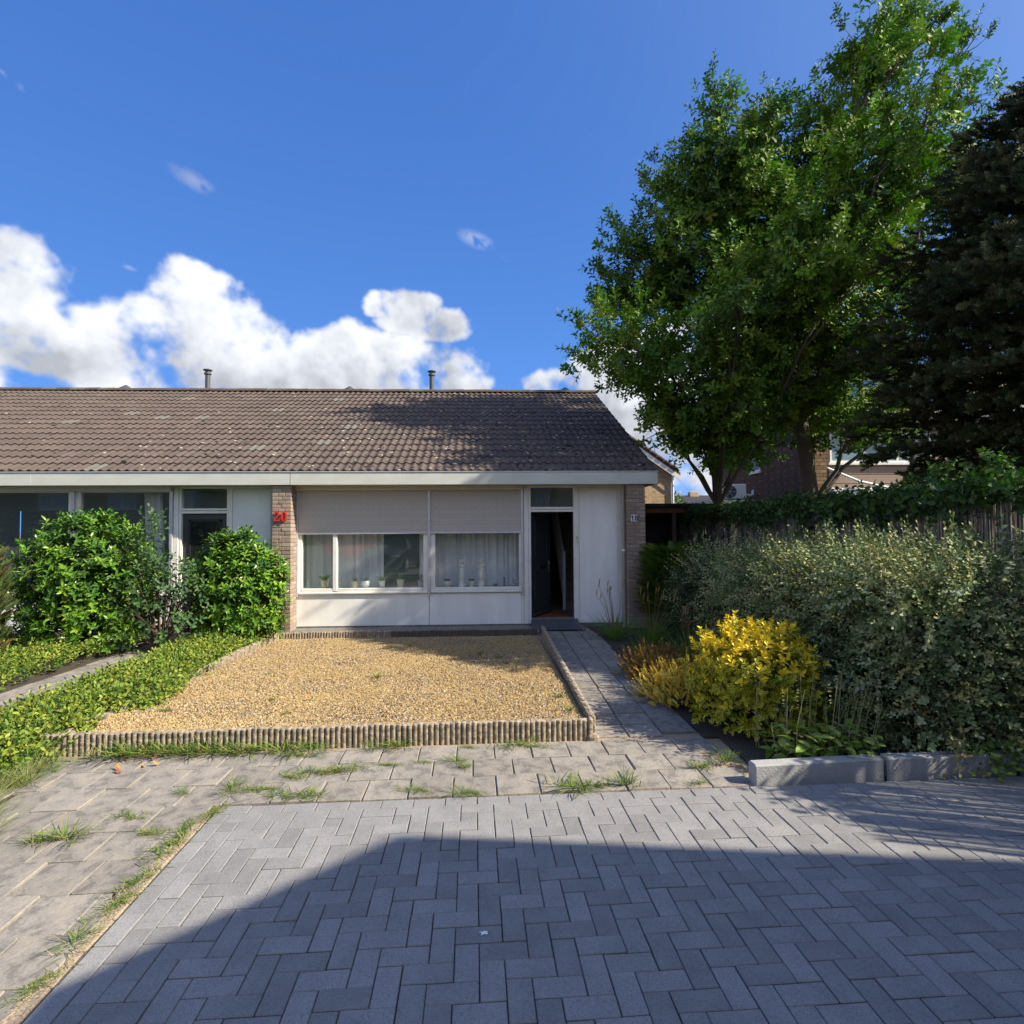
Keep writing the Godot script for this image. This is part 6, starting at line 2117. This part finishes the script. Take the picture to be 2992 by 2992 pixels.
func window_things() -> void:
	M.aloe = leaf_mat(lin(0.17, 0.13, 0.09), 0.5, Color(0.3, 0.3, 0.2), false)
	M.dark_leaf = leaf_mat(lin(0.02, 0.022, 0.03), 0.5, Color(0.1, 0.1, 0.1), false)
	curtain("pale pleated curtain over most of the divided window with the pots", -3.47, -1.98, ZP - 0.46, 0.2, 2.55)
	curtain("narrow curtain edge beside the middle post, right of the dark gap", -1.30, -1.07, ZP - 0.46, 0.2, 2.55)
	curtain("pale pleated curtain across the whole window behind the two candle holders", -1.00, 0.68, ZP - 0.46, 0.2, 2.55)
	curtain("gathered grey curtain at the side of the neighbour's window, next to his door", -6.35, -6.02, ZP - 0.40, 0.2, 2.55, -0.05)
	var cup := [[0.048, 0.0], [0.052, 0.004], [0.070, 0.13], [0.076, 0.142], [0.076, 0.150], [0.066, 0.150]]
	var small := [[0.042, 0.0], [0.046, 0.004], [0.060, 0.11], [0.066, 0.118], [0.066, 0.128], [0.056, 0.128]]
	plant_pot("broad_leaf_plant", "beige pot with broad green leaves, beside the glass jug", -3.03 + 0.0, cup, M.pot_beige, "broad")
	plant_pot("hidden_pot", "beige pot half hidden by the window's dividing post", -2.81, small, M.pot_beige, "few")
	plant_pot("spiky_plant", "cream pot with a spiky brownish aloe, next to the round white bowl", -2.475, small, M.pot_cream, "spiky")
	plant_pot("cactus_bowl", "round white bowl with small grey cacti", -2.27, [[0.045, 0.0], [0.05, 0.005], [0.082, 0.05], [0.083, 0.09], [0.066, 0.132], [0.060, 0.132]], M.pot_white, "cactus")
	plant_pot("leafy_plant", "white pot with green leaves at the edge of the curtain gap", -1.965, small, M.pot_white, "broad")
	plant_pot("sword_plant", "beige pot with tall upright sword leaves in the dark curtain gap", -1.62, cup, M.pot_beige, "swords")
	plant_pot("two_leaf_plant", "grey white pot with a few upright leaves close to the middle post", -1.24, small, M.pot_grey, "few")
	plant_pot("round_pot", "round cream pot with a dark succulent, left of the first candle holder", -0.745, [[0.045, 0.0], [0.045, 0.012], [0.062, 0.035], [0.068, 0.065], [0.060, 0.105], [0.063, 0.115], [0.056, 0.115]], M.pot_cream, "succulent")
	plant_pot("conical_pot", "conical cream pot with a dark succulent between the two candle holders", -0.285, [[0.038, 0.0], [0.040, 0.004], [0.055, 0.10], [0.058, 0.112], [0.050, 0.112]], M.pot_cream, "succulent")
	var holder := [[0.066, 0.0], [0.068, 0.02], [0.056, 0.055], [0.050, 0.10], [0.036, 0.108], [0.040, 0.118], [0.062, 0.17], [0.064, 0.215], [0.050, 0.29], [0.034, 0.35], [0.032, 0.37], [0.046, 0.385], [0.046, 0.40], [0.030, 0.415], [0.034, 0.43], [0.048, 0.46], [0.050, 0.515], [0.042, 0.52], [0.0, 0.515]]
	var hm := pot_mesh(holder)
	var says := ["tall cream ceramic candle holder between the two dark succulents", "tall cream ceramic candle holder right of the conical pot"]
	for k in 2:
		var o := thing("candle_holder", says[k], "candle holder", Vector3([-0.468, -0.095][k], 0.743, ZP - 0.18), "ceramic candle holders in the window")
		part(o, "baluster", hm, M.ceramic)
		var wk := MB.new()
		wk.lathe([[0.010, 0.515], [0.010, 0.53], [0.0, 0.532]], 8)
		part(o, "spike", wk.mesh(), M.flue)
	var jug := thing("glass_jug", "clear glass jug in the corner of the window by the brick pier", "jug", Vector3(-3.33, 0.743, ZP - 0.16))
	var jm := MB.new()
	jm.lathe([[0.0, 0.004], [0.045, 0.004], [0.050, 0.02], [0.050, 0.09], [0.028, 0.14], [0.026, 0.16], [0.034, 0.20]], 16)
	part(jug, "glass", jm.mesh(), M.pane)
	var gl := thing("candle_glass", "small glass with a dark foot, right of the second candle holder", "candle glass", Vector3(0.165, 0.743, ZP - 0.17))
	var gm := MB.new()
	gm.lathe([[0.034, 0.0], [0.036, 0.05], [0.0, 0.05]], 14)
	part(gl, "foot", gm.mesh(), M.cork)
	var gg := MB.new()
	gg.lathe([[0.034, 0.05], [0.036, 0.14]], 14)
	part(gl, "cup", gg.mesh(), M.pane)
	var la := thing("oil_lamp", "dark slender oil lamp with a clear glass chimney", "oil lamp", Vector3(0.335, 0.743, ZP - 0.17))
	var lm := MB.new()
	lm.lathe([[0.034, 0.0], [0.032, 0.012], [0.012, 0.02], [0.010, 0.06], [0.018, 0.09], [0.010, 0.12], [0.022, 0.16], [0.016, 0.17], [0.0, 0.17]], 14)
	part(la, "stem", lm.mesh(), M.black)
	var lg := MB.new()
	lg.lathe([[0.016, 0.17], [0.030, 0.21], [0.018, 0.26], [0.014, 0.29]], 14)
	part(la, "chimney", lg.mesh(), M.pane)
	var ct := thing("cotton_sprig", "white cotton balls on a thin twig in the window corner nearest the door", "ornament", Vector3(0.52, 0.743, ZP - 0.17))
	var tw := MB.new()
	tw.tube([Vector3(-0.04, 0, 0), Vector3(-0.02, 0.12, 0), Vector3(-0.03, 0.22, 0)], [0.003, 0.003, 0.002], 4)
	tw.tube([Vector3(0.03, 0, 0), Vector3(0.02, 0.10, 0), Vector3(0.05, 0.17, 0)], [0.003, 0.003, 0.002], 4)
	part(ct, "twig", tw.mesh(), M.twig)
	for p in [Vector3(-0.03, 0.22, 0), Vector3(-0.01, 0.18, 0.01), Vector3(0.05, 0.165, 0), Vector3(0.015, 0.15, 0), Vector3(0.02, 0.09, 0.01), Vector3(0.05, 0.075, 0), Vector3(0.06, 0.10, 0), Vector3(-0.045, 0.035, 0.01), Vector3(0.0, 0.03, 0.01)]:
		var bm := MB.new()
		bm.lathe([[0.0, -0.017], [0.014, -0.010], [0.018, 0.0], [0.013, 0.011], [0.0, 0.016]], 8)
		part(ct, "cotton_ball", bm.mesh(), M.pot_white, Transform3D(Basis(), p))


# ------------------------------------------------------------------ weeds, fallen leaves
func small_things() -> void:
	var forms := [tuft_mesh(90, 0.075, 2.4, 0.0050, 0.05), tuft_mesh(170, 0.045, 2.8, 0.0036, 0.07), tuft_mesh(70, 0.115, 1.8, 0.0060, 0.035), tuft_mesh(120, 0.055, 2.6, 0.0045, 0.10), tuft_mesh(80, 0.095, 2.2, 0.0048, 0.06)]
	# [x, z, size, form, colour]
	var spots := [[0.28, -4.86, 1.25, 2, 0], [0.42, -4.80, 0.9, 1, 0], [-0.72, -4.90, 1.2, 2, 1], [-0.92, -4.84, 1.0, 0, 0], [-0.16, -4.82, 0.6, 1, 0], [-1.10, -4.42, 1.15, 1, 1], [-1.26, -4.40, 1.0, 1, 2], [-0.75, -4.50, 0.7, 1, 0], [-0.50, -4.53, 0.7, 1, 0], [-0.24, -4.54, 0.75, 0, 1], [-0.17, -4.43, 0.6, 0, 0],
		[0.60, -4.02, 1.25, 0, 0], [0.78, -4.05, 1.1, 0, 0], [0.98, -4.06, 1.0, 2, 1], [-0.50, -4.05, 0.95, 1, 0], [-0.18, -3.98, 0.75, 1, 0], [-0.10, -4.00, 0.7, 1, 2], [-1.22, -4.02, 1.0, 0, 0], [-1.36, -4.00, 1.1, 0, 1], [-1.42, -4.32, 0.9, 1, 2], [-1.62, -4.12, 1.0, 1, 2], [-1.80, -4.15, 0.9, 1, 2],
		[-1.76, -3.80, 0.95, 1, 0], [-1.84, -3.62, 0.9, 1, 1], [-1.83, -3.45, 1.0, 1, 0], [-1.82, -3.10, 0.8, 1, 0], [-1.80, -2.92, 0.75, 1, 1], [-1.83, -2.66, 0.8, 1, 0], [-1.80, -2.42, 0.6, 1, 0], [-2.02, -3.58, 0.8, 1, 1], [-2.26, -3.78, 0.75, 0, 1], [-2.48, -3.55, 0.9, 2, 0], [-2.62, -3.52, 0.9, 0, 0], [-2.1, -4.1, 0.6, 1, 2],
		[1.62, -4.32, 0.9, 0, 1], [1.86, -4.42, 1.1, 2, 1], [1.5, -4.05, 0.6, 1, 0], [-2.55, -4.84, 1.7, 2, 0], [-2.85, -4.82, 1.8, 2, 0], [-2.25, -4.84, 1.6, 2, 0], [-1.95, -4.84, 1.5, 0, 1], [-1.68, -4.82, 1.6, 2, 1], [-1.50, -4.72, 1.1, 1, 0], [-2.40, -4.80, 1.4, 4, 0], [-2.70, -4.80, 1.5, 4, 0], [-2.10, -4.82, 1.5, 2, 0], [-1.45, -4.83, 1.3, 4, 0], [-3.0, -4.80, 1.6, 4, 0]]
	var where := "weeds in the paving joints"
	for i in spots.size():
		var s = spots[i]
		var p := Vector3(s[0], 0, s[1])
		var nearby := "in the tiled pavement"
		if p.z < -4.75:
			nearby = "at the foot of the ribbed front edging"
		elif p.z > -4.1 and p.x > -1.5:
			nearby = "where the tiles meet the grey street paving"
		elif p.x < -1.7 and p.x > -1.95:
			nearby = "along the strip of edge bricks"
		elif p.x < -1.95:
			nearby = "in the tiles on the ground cover side"
		var along_z := p.x < -1.7 and p.x > -1.95
		var o := part(self, numbered("weed_tuft"), forms[s[3] if i % 3 else 3 + i % 2], M.blade, Transform3D(Basis(Vector3.UP, (PI / 2 if along_z else 0.0) + rf(-0.4, 0.4) + PI * (i % 2)).scaled(Vector3(rf(0.8, 1.3), rf(0.75, 1.1), rf(0.8, 1.2)) * s[2]), p))
		tag(o, "low green grass weed growing " + nearby, "weed", where + ", " + nearby)
	var inb := [[-2.2, -6.0, 0.6, 0, 2], [-1.3, -6.9, 0.8, 2, 0], [-0.1, -8.2, 0.8, 2, 2], [0.15, -8.0, 0.7, 0, 0], [0.25, -7.6, 0.6, 0, 0], [-1.9, -5.5, 0.6, 1, 1], [0.75, -5.9, 0.7, 2, 1], [0.78, -5.4, 0.7, 2, 0], [-2.7, -7.2, 0.5, 0, 0], [-3.1, -5.7, 0.9, 1, 1], [-1.2, -9.0, 0.6, 2, 0]]
	for i in inb.size():
		var s = inb[i]
		var o := part(self, numbered("gravel_weed"), forms[s[3]], M.blade, Transform3D(Basis(Vector3.UP, i * 2.1).scaled(Vector3(0.7, 1.2, 0.7) * s[2]), Vector3(s[0], gravel_y(s[1]), s[1])))
		tag(o, "thin green weed growing up through the gravel", "weed", "weeds in the gravel")
	# tiny weeds in the joints of the street paving
	var fine := tuft_mesh(14, 0.017, 2.0, 0.003)
	var sc := Scatter.new()
	for k in 130:
		var i := rng.randi_range(-14, 20)
		var j := rng.randi_range(1, 20)
		var at := turned(i * 0.1055, j * 0.1055) + Vector3(-0.0718, 0, -3.936)
		if at.x > 0.4 and rng.randf() < 0.75:
			continue
		for n in rng.randi_range(1, 4):
			sc.add(Transform3D(Basis(Vector3.UP, rf(0, TAU)).scaled(Vector3.ONE * rf(0.5, 1.2)), at + Vector3(rf(-0.03, 0.03), -0.012, rf(-0.04, 0.04))), pick([Color(0.10, 0.16, 0.03), Color(0.14, 0.16, 0.05), Color(0.07, 0.10, 0.03)]))
	var jw := thing("joint_weeds", "tiny weeds and moss in the joints of the grey street paving", "weeds")
	jw.set_meta("kind", "stuff")
	many(jw, "blades", fine, M.blade, sc)
	# bird dropping on the paving
	var bd := MB.new()
	for k in 9:
		var a := TAU * k / 9
		var b := TAU * (k + 1) / 9
		var r0 := 0.013 + 0.006 * sin(k * 2.7)
		var r1 := 0.013 + 0.006 * sin(((k + 1) % 9) * 2.7)
		bd.tri_out(Vector3(0, 0.002, 0), Vector3(cos(a) * r0 * 1.4, 0, sin(a) * r0), Vector3(cos(b) * r1 * 1.4, 0, sin(b) * r1), Vector3.UP)
	var bo := part(self, numbered("bird_dropping"), bd.mesh(), M.plate, Transform3D(Basis(), Vector3(-0.02, 0.003, -2.62)))
	tag(bo, "small white bird dropping on a shaded grey paver", "bird dropping")
	# fallen leaves
	var dl := one_leaf(0.05, 0.034, OVAL, 0.5, 0.6)
	var dm := [leaf_mat(lin(0.42, 0.20, 0.06), 0.7, Color(0.4, 0.3, 0.1), false), leaf_mat(lin(0.55, 0.26, 0.05), 0.7, Color(0.4, 0.3, 0.1), false), leaf_mat(lin(0.25, 0.10, 0.06), 0.7, Color(0.3, 0.2, 0.1), false)]
	var fallen := [[-2.62, -4.55], [-2.72, -4.62], [-2.66, -4.70], [-2.80, -4.52], [-2.55, -4.62], [-1.84, -2.98], [-2.9, -4.7], [-2.35, -4.82], [-2.74, -4.45]]
	for i in fallen.size():
		var o := part(self, numbered("fallen_leaf"), dl, dm[i % 3], Transform3D(Basis(Vector3.UP, i * 1.3) * Basis(Vector3.RIGHT, 1.4), Vector3(fallen[i][0], 0.012, fallen[i][1])))
		tag(o, "dry orange brown leaf lying on the tiles beside the ground cover" if i != 5 else "orange leaf lying alone on the edge bricks of the paving", "leaf", "dry leaves on the tiles" if i != 5 else "")
